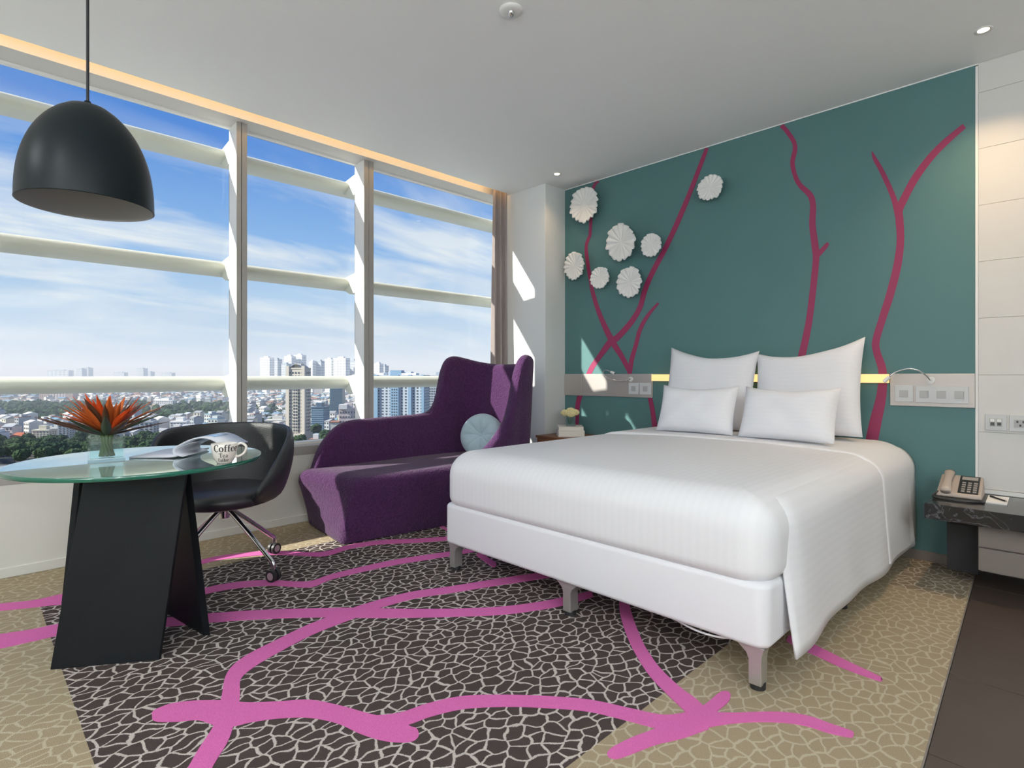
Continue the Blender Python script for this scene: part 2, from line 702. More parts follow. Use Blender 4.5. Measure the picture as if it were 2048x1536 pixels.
floor = struct(MB().prism([(XW, YB, -.03), (XW, YF, -.03), (edge_x(YF), YF, -.03), (edge_x(YB), YB, -.03)], (0, 0, .03)).build('floor', M_carpet))
floor['label'] = 'carpet with dark brown and beige scale pattern and pink branches'


def ribbon(pts, to3d, n=5, thick=None):
    sp = smoothpath(pts, n)
    L, R = [], []
    for i, p in enumerate(sp):
        a, b = sp[max(i - 1, 0)], sp[min(i + 1, len(sp) - 1)]
        t = Vector((b.x - a.x, b.y - a.y))
        if t.length < 1e-6:
            t = Vector((1, 0))
        t.normalize()
        nx, ny = -t.y * p.z / 2, t.x * p.z / 2
        L.append(to3d(p.x + nx, p.y + ny))
        R.append(to3d(p.x - nx, p.y - ny))
    mb = MB()
    rows = [[l, l + thick, r + thick, r] for l, r in zip(L, R)]
    mb.loft(rows)
    return mb


FLOOR_BR = [
    [(304, 1432, 14), (315, 1431, 26), (350, 1425, 38), (400, 1421, 40), (450, 1428, 54), (500, 1425, 40), (560, 1420, 34), (620, 1418, 36), (680, 1430, 36), (730, 1448, 44),
     (775, 1460, 46), (815, 1468, 34), (832, 1466, 22), (837, 1465, 8)],
    [(730, 1446, 26), (800, 1440, 28), (860, 1420, 27), (930, 1405, 26), (1020, 1402, 24), (1100, 1405, 24), (1180, 1412, 24), (1260, 1430, 26), (1330, 1445, 30), (1400, 1440, 40)],
    [(455, 1435, 40), (462, 1390, 36), (468, 1352, 30), (500, 1323, 28), (560, 1290, 24), (620, 1260, 22), (680, 1237, 20), (730, 1222, 14)],
    [(458, 1425, 30), (440, 1470, 40), (415, 1510, 42), (395, 1545, 42), (370, 1590, 42)],
    [(-40, 1288, 28), (0, 1283, 28), (60, 1272, 24), (130, 1258, 22), (230, 1250, 19), (330, 1245, 18), (400, 1238, 18), (480, 1232, 18), (560, 1228, 18), (640, 1226, 18), (720, 1226, 20), (800, 1227, 18),
     (900, 1226, 16), (1000, 1222, 16), (1080, 1212, 16), (1140, 1200, 16), (1185, 1188, 12)],
    [(710, 1222, 14), (770, 1205, 16), (830, 1190, 14), (900, 1180, 13), (980, 1167, 13), (1060, 1155, 13), (1110, 1148, 10)],
    [(-40, 1219, 14), (0, 1215, 14), (60, 1209, 14), (120, 1202, 16), (230, 1205, 11), (335, 1198, 10), (380, 1190, 12), (430, 1178, 12), (480, 1170, 12), (540, 1166, 11), (590, 1169, 11), (625, 1168, 12),
     (660, 1155, 10), (720, 1140, 10), (780, 1127, 10), (840, 1117, 10), (900, 1108, 9), (950, 1100, 8)],
    [(60, 1208, 8), (130, 1192, 9), (240, 1170, 8), (345, 1141, 9), (380, 1131, 8), (430, 1118, 8), (480, 1111, 8), (540, 1106, 8), (600, 1108, 7), (650, 1108, 9), (700, 1094, 8), (760, 1085, 8),
     (830, 1082, 8), (900, 1077, 7)],
    [(1248, 1190, 18), (1250, 1220, 22), (1262, 1260, 24), (1280, 1300, 24), (1310, 1345, 26), (1350, 1385, 28), (1385, 1415, 34), (1405, 1442, 40)],
    [(1410, 1440, 40), (1360, 1460, 36), (1310, 1475, 30), (1270, 1490, 30), (1235, 1505, 26), (1222, 1509, 18), (1215, 1511, 6)],
    [(1395, 1443, 36), (1425, 1415, 26), (1445, 1398, 26), (1455, 1391, 18), (1460, 1388, 6)],
    [(1390, 1442, 36), (1470, 1437, 20), (1550, 1435, 20), (1610, 1442, 20), (1660, 1458, 18), (1700, 1469, 13), (1707, 1471, 5)],
    [(1575, 1277, 12), (1600, 1288, 18), (1640, 1306, 18), (1690, 1330, 16), (1755, 1357, 9), (1763, 1360, 3)],
    [(955, 1108, 8), (985, 1128, 11), (992, 1132, 5)],
    [(870, 1046, 5), (895, 1060, 5), (915, 1070, 4)],
]
for i, br in enumerate(FLOOR_BR):
    o = ribbon(br, lambda x, y: onz(x, y, 0.0), thick=Vector((0, 0, .0012 + .0002 * i))).build('woven_branch', M_pink_carpet, floor)

tiles = struct(MB().prism([(edge_x(YB), YB, -.03), (edge_x(YF), YF, -.03), (XR, YF, -.03), (XR, YB, -.03)], (0, 0, .018)).build('floor_tiled', M_grout))
tiles['label'] = 'brown tiled floor strip beside the carpet'
MB().prism([(edge_x(YB), YB, -.012), (edge_x(YF), YF, -.012), (edge_x(YF) + .005, YF, -.012), (edge_x(YB) + .005, YB, -.012)], (0, 0, .012)).build('edge_strip', M_cab, tiles)
ys = [YB - .30 + .583 - .583 * k for k in range(14)]
ys = [YB] + [y for y in [3.14 + .583 - .583 * k for k in range(13)] if YF < y < YB] + [YF]
xs = [.24 + .6 * k for k in range(5)]
for a, b in zip(ys[:-1], ys[1:]):
    g = .0015
    cols = [(None, xs[0])] + list(zip(xs[:-1], xs[1:])) + [(xs[-1], XR)]
    for x0, x1 in cols:
        l0 = edge_x(a) + .007 if x0 is None else x0 + g
        l1 = edge_x(b) + .007 if x0 is None else x0 + g
        MB().prism([(l0, a - g, -.012), (l1, b + g, -.012), (x1 - g, b + g, -.012), (x1 - g, a - g, -.012)], (0, 0, .009)).build('tile', M_tile, tiles)

# ceiling with the light trough along the window
struct(MB().box(-3.82, XR, YF, YB, H, H + .12).build('ceiling', M_ceil))
tr = sempty('trim_1', 'plastered header and light trough above the window')
MB().box(-4.172, -3.955, WIN_Y0, YB, H, H + .30).build('header', M_wallw, tr)
MB().box(-4.02, -3.82, YF, YB, H + .20, H + .30).build('trough_lid', M_wallw, tr)
MB().box(-4.17, -4.135, WIN_Y0, YB, H - .012, H).build('top_rail', M_alu_w, tr)

# back wall: teal painted part and the masonry behind it
wb = struct(MB().box(-4.3, XR, YB, YB + .15, -.03, H + .32).build('wall_back', M_wallw), 'teal feature wall with painted magenta branches')
MB().box(-3.37, -.412, YB - .012, YB, 0, H - .006).build('teal_panel', M_teal, wb)
MB().box(-3.37, -.40, YB - .016, YB, H - .006, H).build('top_trim', M_trim, wb)
MB().box(-.412, -.400, YB - .016, YB, 0, H - .014).build('edge_trim', M_trim, wb)
MB().box(-3.37, -.412, YB - .022, YB - .012, 0, .055).build('skirting', M_cab, wb)
WALL_BR = [
    [(1741, 893, 25), (1752, 840, 24), (1763, 790, 20), (1765, 742, 17), (1754, 705, 15), (1752, 682, 15), (1764, 640, 15), (1780, 590, 16), (1795, 530, 16), (1801, 480, 15), (1799, 440, 16), (1798, 420, 16),
     (1808, 398, 15), (1830, 357, 15), (1860, 316, 14), (1890, 285, 13), (1920, 259, 11), (1929, 252, 10)],
    [(1797, 432, 14), (1787, 395, 11), (1766, 347, 10), (1750, 318, 8), (1744, 303, 2)],
    [(1563, 251, 9), (1575, 264, 9), (1588, 284, 9), (1590, 300, 9), (1585, 325, 9), (1590, 350, 9), (1600, 370, 10), (1620, 390, 12), (1626, 410, 12), (1625, 450, 13), (1630, 490, 14), (1632, 520, 13), (1626, 580, 13),
     (1620, 630, 13), (1613, 670, 14), (1600, 728, 15), (1592, 760, 15)],
    [(1630, 516, 10), (1645, 500, 9), (1655, 488, 7), (1657, 486, 2)],
    [(1414, 296, 7), (1405, 320, 8), (1380, 385, 9), (1355, 445, 10), (1330, 498, 10), (1305, 545, 10), (1290, 580, 10), (1280, 615, 10), (1262, 645, 11), (1235, 675, 12), (1222, 683, 13), (1200, 712, 10), (1184, 735, 10),
     (1172, 762, 10), (1160, 792, 10), (1155, 815, 9), (1153, 850, 9)],
    [(1197, 362, 5), (1186, 380, 6), (1181, 455, 6), (1180, 470, 6), (1173, 490, 6), (1174, 515, 7), (1181, 560, 7), (1187, 590, 8), (1200, 630, 9), (1222, 678, 12), (1243, 712, 10), (1260, 744, 9)],
    [(1317, 606, 4), (1295, 632, 7), (1280, 660, 8), (1272, 690, 8), (1263, 722, 9), (1258, 760, 9)],
    [(1298, 785, 9), (1305, 820, 9), (1310, 855, 10), (1314, 880, 10)],
]
for i, br in enumerate(WALL_BR):
    t = .0008 + .0002 * i
    ribbon(br, lambda x, y: ony(x, y, YB - .012), thick=Vector((0, -t, 0))).build('painted_branch', M_pink_wall, wb)

# white panelled wall to the right of the teal part
zr = [.455, .767, 1.080, 1.3925, 1.705, 2.015, 2.327, 2.637, 2.80]
for a, b in zip(zr[:-1], zr[1:]):
    for x0 in (-.40, .52, 1.44, 2.06):
        x1 = {-.40: .52, .52: 1.44, 1.44: 2.06, 2.06: XR}[x0]
        MB().box(x0 + .0006, x1 - .0006, YB - .014, YB, a + .0006, b - .0006).build('wall_panel', M_wallw, wb, bevel=.0012, bseg=1)
MB().box(-.40, XR, YB - .022, YB, .432, .4535).build('wall_ledge', M_trim, wb)

# column in the corner
struct(MB().box(-3.935, -3.37, 3.735, YB, 0, H).build('column', M_column, bevel=.003), 'white square column beside the curtain')

# wall under the window and the solid wall left of it
ww = struct(MB().box(-4.30, XW, YF, YB, -.03, .493).build('wall_window', M_wall), 'low cream wall under the window')
MB().box(XW - .28, XW + .004, YF, YB, .493, .557).build('sill_band', M_alu, ww, bevel=.002, bseg=1)
MB().box(XW, XW + .012, YF, YB, 0, .055).build('skirting', M_wall, ww, bevel=.004)
struct(MB().box(-4.26, XW, YF, WIN_Y0, .557, H + .32).build('wall_left', M_wall))
struct(MB().box(-4.3, XR, YF - .15, YF, -.03, H + .32).build('wall_front', M_wallw))
struct(MB().box(XR, XR + .15, YF - .15, YB + .15, -.03, H).build('wall_right', M_wallw))

# window: mullions, panes
win = sempty('window_1', 'wide hotel window with three fixed panes and slim white mullions')
MB().box(-4.20, -4.13, WIN_Y0, YB, .557, .577).build('glazing_rail', M_alu_w, win)
for (a, b) in ((1.335, 1.403), (2.298, 2.383), (WIN_Y0, WIN_Y0 + .07)):
    mid = (a + b) / 2 - .002
    m_ = MB()
    m_.box(-4.170, XW, a, mid - .0035, .557, H)
    m_.box(-4.170, XW, mid + .0035, b, .557, H)
    mu = m_.build('mullion', M_alu_w, win, bevel=.0015, bseg=1)
    MB().box(-4.168, XW - .012, mid - .0034, mid + .0034, .557, H).build('gasket', M_gasket, mu)
    MB().box(XW, XW + .003, a, mid - .0035, .557, H).build('backlit_face_strip', M_alu, mu)  # darker colour stands for backlit shade on the white mullion's front
    MB().box(XW, XW + .003, mid + .0035, b, .557, H).build('backlit_face_strip', M_alu, mu)
for (a, b) in ((WIN_Y0 + .07, 1.335), (1.403, 2.298), (2.383, YB)):
    MB().box(XG - .004, XG + .004, a, b, .577, H - .012).build('pane', M_glass_w, win)

# sunshade louvres outside
for i, (z, lab) in enumerate([(2.66, 'topmost of the three horizontal cream sunshade tubes outside the window'),
                              (1.85, 'middle of the three horizontal cream sunshade tubes outside the window'),
                              (1.018, 'lowest of the three horizontal cream sunshade tubes, level with the city skyline')]):
    lv = thing('sunshade_louver', lab, 'sunshade', (-4.41, 0, z), group='sunshade louvres outside the window')
    secs = []
    for y in (-1.0, 5.0):
        secs.append([(math.cos(2 * PI * k / 28) * .122, y, math.sin(2 * PI * k / 28) * .053) for k in range(28)])
    MB().loft(secs).build('tube', M_louver, lv, auto=40)
    for yb in (1.345, 2.31):
        MB().prism([(.238, yb, .070), (.238, yb, -.095), (.13, yb, -.095), (.02, yb, -.045), (-.04, yb, -.04), (-.02, yb, .035)], (0, .045, 0)).build('bracket', M_louver, lv)

# LED strip in the trough
led = tag(MB().box(-3.835, -3.822, -.6, 3.73, H + .125, H + .135).build('cove_led_strip', M_led_cove, origin=(-3.83, 1.5, H + .125)), 'warm LED strip hidden in the ceiling trough above window', 'light strip')

# curtain
def curtain():
    rows = []
    nz = 14
    for k in range(nz + 1):
        z = .03 + (H + .10 - .03) * k / nz
        fl = 1 - k / nz
        row = []
        n = 60
        for j in range(n + 1):
            s = j / n
            y = 3.735 - (.155 + .05 * fl) * s
            x = -3.885 + .026 * math.sin(s * 2 * PI * 2.3 + .6 + .5 * math.sin(k * .25)) * (.8 + .3 * math.sin(k * .4)) + .010 * math.sin(s * 2 * PI * 4.7 + 1 - k * .06)
            row.append((x, y - .004, z))
        rows.append(row)
    return MB().grid(rows)


tag(curtain().build('curtain', M_curtain, smooth=True, solid=.004, origin=(-3.885, 3.66, .03)), 'long taupe curtain gathered beside the white column', 'curtain')

# ------------------------------------------------------------------ bed
BX0, BX1, BY0, BY1 = -2.49, -.735, 1.915, 3.97
bed = thing('bed', 'large hotel bed with white striped bedding on chrome legs', 'bed', ((BX0 + BX1) / 2, (BY0 + BY1) / 2, 0))
BO = (bed.location.x, bed.location.y, 0)


def rbox(x0, x1, y0, y1, z0, z1, rc, rv, n=6, crown=0.0, rtop=None):
    """rounded box: horizontal corner radius rc, vertical edge rounding rv"""
    secs = []

    def ring(inset, z):
        pts = []
        r = max(rc - inset, .004)
        for (cx_, cy_, a0) in ((x1 - inset - r, y0 + inset + r, -PI / 2), (x1 - inset - r, y1 - inset - r, 0), (x0 + inset + r, y1 - inset - r, PI / 2),
                               (x0 + inset + r, y0 + inset + r, PI)):
            for k in range(n + 1):
                a = a0 + PI / 2 * k / n
                pts.append((cx_ + r * math.cos(a), cy_ + r * math.sin(a), z))
        return pts
    rt = rtop or rv
    for k in range(n + 1):
        a = PI / 2 * k / n
        secs.append(ring(rv * (1 - math.sin(a)), z0 + rv * (1 - math.cos(a))))
    for k in range(n + 1):
        a = PI / 2 * k / n
        secs.append(ring(rt * (1 - math.cos(a)) * 1.15, z1 - rt * (1 - math.sin(a))))
    rv = rt * 1.15
    w = min(x1 - x0, y1 - y0) / 2
    if crown:
        for q in (.15, .3, .5, .75):
            secs.append(ring(rv + (w - rv) * q * .98, z1 + crown * math.sin(q * PI / 2)))
    mb = MB()
    mb.loft(secs)
    return mb


rbox(BX0, BX1, BY0, BY1, .150, .372, .05, .022).build('box_spring', M_valance, bed, origin=BO, auto=60)
rbox(BX0 - .006, BX1 + .008, BY0 - .012, BY1, .360, .665, .12, .055, n=10, crown=.020, rtop=.135).build('mattress_cover', M_duvet, bed, origin=BO, auto=60)
# side drapes of the duvet
for side in (1, -1):
    rows = []
    ny, nz = 50, 20
    for j in range(ny + 1):
        v = j / ny
        y = 2.035 + (3.985 - 2.035) * v
        row = []
        bot = .108 + .006 * math.sin(v * 7) + (.015 * math.sin((v - .9) * 31) if v > .9 else 0)
        if side < 0:
            bot = .375 + .01 * math.sin(v * 9)
        head = max(0, (v - .62) / .38) ** 1.5
        e0 = max(0, 1 - v / .05)                       # front edge tucks in against the mattress corner
        for k in range(nz + 1):
            u = k / nz
            if u < .45:
                a = u / .45 * PI / 2
                x = BX1 + .008 - .155 + (.167 + .028 * head) * math.sin(a)
                z = .530 + .135 * math.cos(a) - .004 * math.cos(a) * (1 - head) + .016 * head * math.cos(a) - .024 * max(0, 1 - u / .22)
            else:
                q = (u - .45) / .55
                x = BX1 + .020 + .028 * head + .022 * q + .010 * q * math.sin(v * 11 + 1) + .006 * q * math.sin(v * 23)
                if v > .90:
                    x += .018 * math.sin((v - .9) * 60) * q
                z = .530 + (bot - .530) * q
            x -= .030 * e0 * (1 if u < .6 else max(0, 1 - (u - .6) / .4))
            yy = y + .05 * (1 - u) * e0
            if side < 0:
                x = BX0 + BX1 - x
            row.append((x, yy, z))
        rows.append(row)
    MB().grid(rows).build('duvet_drape', M_drape, bed, origin=BO, smooth=True, solid=.008)
# turned sheet edge near the pillows, falling over the side with the duvet
def drape_xz(v, u):
    head = max(0, (v - .62) / .38) ** 1.5
    if u < .45:
        a = u / .45 * PI / 2
        return (BX1 + .008 - .155 + (.167 + .028 * head) * math.sin(a), .530 + .135 * math.cos(a) - .004 * math.cos(a) * (1 - head) + .016 * head * math.cos(a))
    q = (u - .45) / .55
    x = BX1 + .020 + .028 * head + .022 * q + .010 * q * math.sin(v * 11 + 1) + .006 * q * math.sin(v * 23)
    if v > .90:
        x += .018 * math.sin((v - .9) * 60) * q
    return (x, .530 + (.112 - .530) * q)


rows = []
NSH = 56
for j in range(NSH + 1):
    s = j / NSH
    yb = 3.25 + .10 * min(1, s / .45) ** .7 - .04 * max(0, s - .55)
    row = []
    for dy, dz in ((0, -.010), (.004, .002), (.016, .007), (.05, .006), (.12, .005), (.22, .005), (.34, .005), (.46, .005), (.60, .005)):
        y = min(yb + dy, 3.983)
        if s < .62:
            q = s / .62
            xa = BX0 + .02
            xb = drape_xz((y - 2.035) / 1.95, 0)[0]
            x = xa + (xb - xa) * q
            zb = drape_xz((y - 2.035) / 1.95, 0)[1]
            z = .668 + .018 * math.sin(q * PI) ** .6 + (zb - .668) * q ** 6
            if q < .12:
                z -= .06 * (1 - q / .12) ** 2
            row.append((x, y, z + dz))
        else:
            u = (s - .62) / .38 * .98
            x, z = drape_xz((y - 2.035) / 1.95, u)
            a = min(1, u / .45) * PI / 2
            row.append((x + (dz + .002) * math.sin(a), y, z + (dz + .002) * math.cos(a)))
    rows.append(row)
MB().grid(rows).build('turned_sheet', M_white_cloth, bed, origin=BO, smooth=True)


def bed_leg(x, y):
    m_ = MB()
    er, el = (1, .25) if x < -2 else ((.25, 1) if x > -1 else (1, 1))
    prof = [(-.022, 0), (.022, 0), (.022, .095), (.022 + .008 * er, .118), (.022 + .033 * er, .142), (.022 + .053 * er, .151), (-.022 - .053 * el, .151), (-.022 - .033 * el, .142), (-.022 - .008 * el, .118), (-.022, .095)]
    m_.prism([(x + a, y - .028, .018 + b * .88) for a, b in prof], (0, .056, 0))
    lg = m_.build('leg', M_legmetal, bed, origin=BO, bevel=.003)
    MB().cyl((x, y, 0), (x, y, .022), .026, seg=16).build('foot', M_rubber, lg, origin=BO)


for lx in (-2.44, -1.62, -.785):
    for ly in (1.965, 2.92, 3.88):
        bed_leg(lx, ly)
MB().tube(smoothpath([(-.86, 1.95, .150), (-.93, 1.945, .135), (-1.02, 1.95, .132), (-1.12, 1.955, .150)], 5), .004, 6).build('strap', M_white_cloth, bed, origin=BO, smooth=True)


def pillow(name, label, w, h, t, pos, lean, rz, group, dog=.05, twist=0.0, seed=0, top_sag=.25, skew=0.0):
    """cushion standing on its edge: width w (x), height h (z), thickness t (y)"""
    rnd = random.Random(seed)
    n = 22
    front, back = [], []
    for i in range(n + 1):
        rf, rb = [], []
        for j in range(n + 1):
            u, v = -1 + 2 * j / n, -1 + 2 * i / n
            px = u * (1 - dog * (1 - v * v) ** 1.0 * abs(u) ** 1.5)
            sag = (1 - abs(u - skew) ** 1.7 / (1 + abs(skew)) ** 1.7)
            pz = v * (1 - (top_sag if v > 0 else .03) * sag * abs(v) ** 1.5)
            th = max(0, (1 - u ** 4) * (1 - v ** 4)) ** .55
            wr = .006 * math.sin(u * 7 + seed) * math.cos(v * 5 + seed * 2) * th
            x, z = px * w / 2, pz * h / 2
            y = t / 2 * th + wr
            rf.append((x, -y - .0015, z + h / 2))
            rb.append((x, y * .8 + .0015, z + h / 2))
        front.append(rf)
        back.append(rb)
    mb = MB()
    mb.grid(front)
    mb.grid(back)
    k = n + 1
    o2 = k * k
    per = [(0, j) for j in range(k)] + [(i, k - 1) for i in range(1, k)] + [(k - 1, j) for j in range(k - 2, -1, -1)] + [(i, 0) for i in range(k - 2, 0, -1)]
    for a, b in zip(per, per[1:] + per[:1]):
        ia, ib = a[0] * k + a[1], b[0] * k + b[1]
        mb.f.append((ia, ib, o2 + ib, o2 + ia))
        mb.mi.append(0)
    o = mb.build(name, M_pillow, smooth=True)
    o.location = pos
    o.rotation_euler = (lean, twist, rz)
    return tag(o, label, 'pillow', group)


pillow('pillow', 'large white back pillow on the window side of the bed', .665, .60, .17, (-1.905, 3.80, .700), math.radians(-13), math.radians(2), 'large back pillows', dog=.05, seed=1, top_sag=.30, skew=.12, twist=math.radians(1.5))
pillow('pillow', 'large white back pillow with one tall pointed corner, telephone side of the bed', .665, .615, .17, (-1.235, 3.80, .699), math.radians(-13), math.radians(-3), 'large back pillows', dog=.06, twist=math.radians(-2.5), seed=2, top_sag=.34, skew=-.22)
pillow('pillow', 'small white front pillow on the window side of the bed', .535, .335, .15, (-1.83, 3.50, .694), math.radians(-20), math.radians(3), 'small front pillows', dog=.04, seed=3, top_sag=.22)
pillow('pillow', 'small white front pillow on the telephone side of the bed', .555, .335, .15, (-1.245, 3.49, .692), math.radians(-20), math.radians(-2), 'small front pillows', dog=.04, seed=4, top_sag=.20)

# ------------------------------------------------------------------ headboard panels with lamps and switches
YP = YB - .012


def switch_plate(parent, x0, x1, z0, z1, keys, y=None):
    y = YP - .012 if y is None else y
    pl = MB().box(x0, x1, y - .008, y, z0, z1).build('switch_plate', M_plate, parent, origin=parent.location, bevel=.002)
    w = x1 - x0
    for k in range(keys):
        c = x0 + w * (k + .5) / keys
        MB().box(c - .021, c + .021, y - .011, y - .008, (z0 + z1) / 2 - .021, (z0 + z1) / 2 + .021).build('switch_key', M_switch, pl, origin=parent.location, bevel=.001, bseg=1)
    return pl


def gooseneck(label, base, path):
    g = thing('reading_lamp', label, 'lamp', base, group='flexible bedside reading lamps')
    b = Vector(base)
    MB().tube([b, b + Vector((0, -.012, 0))], .020, 18).build('mount', M_trim, g, origin=base, auto=40)
    MB().tube([b + Vector((0, -.012, 0)), b + Vector((0, -.03, .0))], .007, 12).build('collar', M_chrome, g, origin=base, auto=40)
    sp = smoothpath(path, 8)
    MB().tube(sp, .0042, 10).build('neck', M_chrome, g, origin=base, smooth=True)
    e, d = sp[-1], (sp[-1] - sp[-3]).normalized()
    hd = MB().tube([e - d * .004, e + d * .035], [.010, .011], 16).build('head', M_trim, g, origin=base, auto=40)
    MB().tube([e + d * .035, e + d * .037], [.008, .008], 12).build('lens', M_socket, hd, origin=base)


pl = thing('headboard_panel', 'brushed steel wall panel with two switches beside the column', 'wall panel', (-2.9, YP, .99))
MB().box(-3.37, -3.162, YP - .012, YP, .894, 1.089).build('end_plate', M_steel, pl, origin=pl.location, bevel=.0015, bseg=1)
MB().box(-3.158, -2.438, YP - .012, YP, .894, 1.089).build('plate', M_steel, pl, origin=pl.location, bevel=.0015, bseg=1)
switch_plate(pl, -2.661, -2.564, .920, 1.015, 1)
switch_plate(pl, -2.553, -2.446, .920, 1.015, 1)
gooseneck('thin steel gooseneck reading lamp above the switches near the column', (-2.64, YP - .012, 1.045),
          [(-2.64, YP - .04, 1.045), (-2.70, YP - .06, 1.030), (-2.80, YP - .08, 1.045), (-2.86, YP - .10, 1.090), (-2.83, YP - .11, 1.122), (-2.77, YP - .11, 1.105)])
pr = thing('headboard_panel', 'brushed steel wall panel with four switches beside the white wall', 'wall panel', (-.61, YP, .99))
MB().box(-.810, -.413, YP - .012, YP, .897, 1.088).build('plate', M_steel, pr, origin=pr.location, bevel=.0015, bseg=1)
switch_plate(pr, -.785, -.694, .921, 1.018, 1)
switch_plate(pr, -.682, -.440, .919, 1.017, 3)
gooseneck('thin white gooseneck reading lamp arching beside the glowing light bar', (-.610, YP - .012, 1.050),
          [(-.610, YP - .04, 1.050), (-.625, YP - .06, 1.075), (-.66, YP - .085, 1.108), (-.71, YP - .10, 1.115), (-.765, YP - .11, 1.095), (-.795, YP - .115, 1.066)])
# glowing bar behind the pillows
lb = thing('wall_light_bar', 'long glowing warm light bar on the wall behind the pillows', 'lamp', (-1.62, YP, 1.058))
MB().box(-2.435, -.813, YP - .012, YP, 1.032, 1.085).build('backing', M_steel, lb, origin=lb.location)
MB().box(-2.434, -.814, YP - .034, YP - .012, 1.032, 1.085).build('diffuser', M_led, lb, origin=lb.location)

# ------------------------------------------------------------------ nightstand with books and flowers
ns = thing('nightstand', 'low brown wooden nightstand tucked between column and bed', 'nightstand', (-2.97, 3.80, 0))
NO = ns.location
MB().box(-3.345, -2.62, 3.60, 4.0, .08, .535).build('body', M_wood, ns, origin=NO, bevel=.003)
MB().box(-3.355, -2.61, 3.59, 4.0, .535, .553).build('top', M_wood, ns, origin=NO, bevel=.002)
MB().box(-3.32, -2.64, 3.592, 3.60, .10, .30).build('drawer', M_wood, ns, origin=NO)
MB().box(-3.32, -2.64, 3.592, 3.60, .31, .52).build('drawer', M_wood, ns, origin=NO)
MB().box(-3.30, -2.66, 3.65, 3.98, 0, .08).build('plinth', M_dark, ns, origin=NO)


def book(label, c, rz, w, d, z0, z1):
    b = thing('book', label, 'book', (c[0], c[1], z0), rz, 'books stacked on the nightstand')
    h = z1 - z0
    MB().box(-w / 2, w / 2, -d / 2, d / 2, 0, .004).build('cover', M_book, b)
    MB().box(-w / 2, w / 2, -d / 2, d / 2, h - .004, h).build('cover', M_book, b)
    MB().box(w / 2 - .004, w / 2, -d / 2, d / 2, .004, h - .004).build('spine', M_book, b)
    MB().box(-w / 2 + .004, w / 2 - .004, -d / 2 + .004, d / 2 - .004, .004, h - .004).build('page_block', M_page, b)


book('thick pale book at the bottom of the pair on nightstand', (-3.12, 3.78), math.radians(46), .225, .20, .553, .604)
book('pale book lying on top of the thicker book', (-3.12, 3.78), math.radians(44), .215, .19, .6045, .638)

fv = thing('flower_vase', 'small square glass vase of cream carnations on the books', 'vase', (-3.125, 3.79, .6385), math.radians(44))


def square_vase(parent, s, h, t, base, water):
    m_ = MB()
    q = s / 2
    o_ = [(-q, -q), (q, -q), (q, q), (-q, q)]
    i_ = [(a * (q - t) / q, b * (q - t) / q) for a, b in o_]
    for k in range(4):
        a, b, c, d = o_[k], o_[(k + 1) % 4], i_[(k + 1) % 4], i_[k]
        m_.add([(*a, 0), (*b, 0), (*b, h), (*a, h)], [(0, 1, 2, 3)])
        m_.add([(*d, base), (*c, base), (*c, h), (*d, h)], [(3, 2, 1, 0)])
        m_.add([(*a, h), (*b, h), (*c, h), (*d, h)], [(0, 1, 2, 3)])
    m_.add([(*p, 0) for p in o_], [(0, 3, 2, 1)])
    m_.add([(*p, base) for p in i_], [(0, 1, 2, 3)])
    g = m_.build('glass', M_glass_v, parent)
    q2 = q - t - .001
    MB().box(-q2, q2, -q2, q2, base + .001, water).build('water', M_water, parent)
    return g


square_vase(fv, .085, .085, .004, .010, .060)
rnd = random.Random(3)
for k, (dx, dy, dz) in enumerate([(-.045, 0, .112), (.04, .01, .115), (0, -.035, .105), (.005, .04, .118), (.002, .0, .13)]):
    import bmesh
    bm = bmesh.new()
    bmesh.ops.create_icosphere(bm, subdivisions=4, radius=.036)
    for v_ in bm.verts:
        n_ = v_.co.normalized()
        f_r = 1 + .13 * math.sin(11 * n_.x + 3 * k) * math.sin(12 * n_.y + k) + .10 * math.sin(23 * n_.z + 9 * n_.x) * math.sin(19 * n_.y)
        v_.co = v_.co * f_r
        v_.co.z *= .72
    me_ = bpy.data.meshes.new('carnation')
    bm.to_mesh(me_)
    bm.free()
    me_.materials.append(M_cream_flower)
    fl = bpy.data.objects.new('carnation', me_)
    COL.objects.link(fl)
    fl.parent = fv
    fl.location = (dx, dy, dz)
    MB().tube([(dx * .2, dy * .2, .014), (dx * .6, dy * .6, .07), (dx, dy, dz)], .003, 6).build('stem', M_stem, fv, smooth=True)
for k in range(6):
    a = k * 1.05 + .3
    m_ = MB()
    d = Vector((math.cos(a), math.sin(a), 0))
    n = Vector((-d.y, d.x, 0))
    rows = [[Vector((0, 0, .07)) + d * (.055 * t) + Vector((0, 0, .03 * math.sin(t * 2.5))) + n * (w * .012 * math.sin(PI * (t * .9 + .05))) for w in (-1, 0, 1)] for t in [i / 6 for i in range(7)]]
    m_.grid(rows).build('leaf', M_leaf, fv, smooth=True, solid=.001)

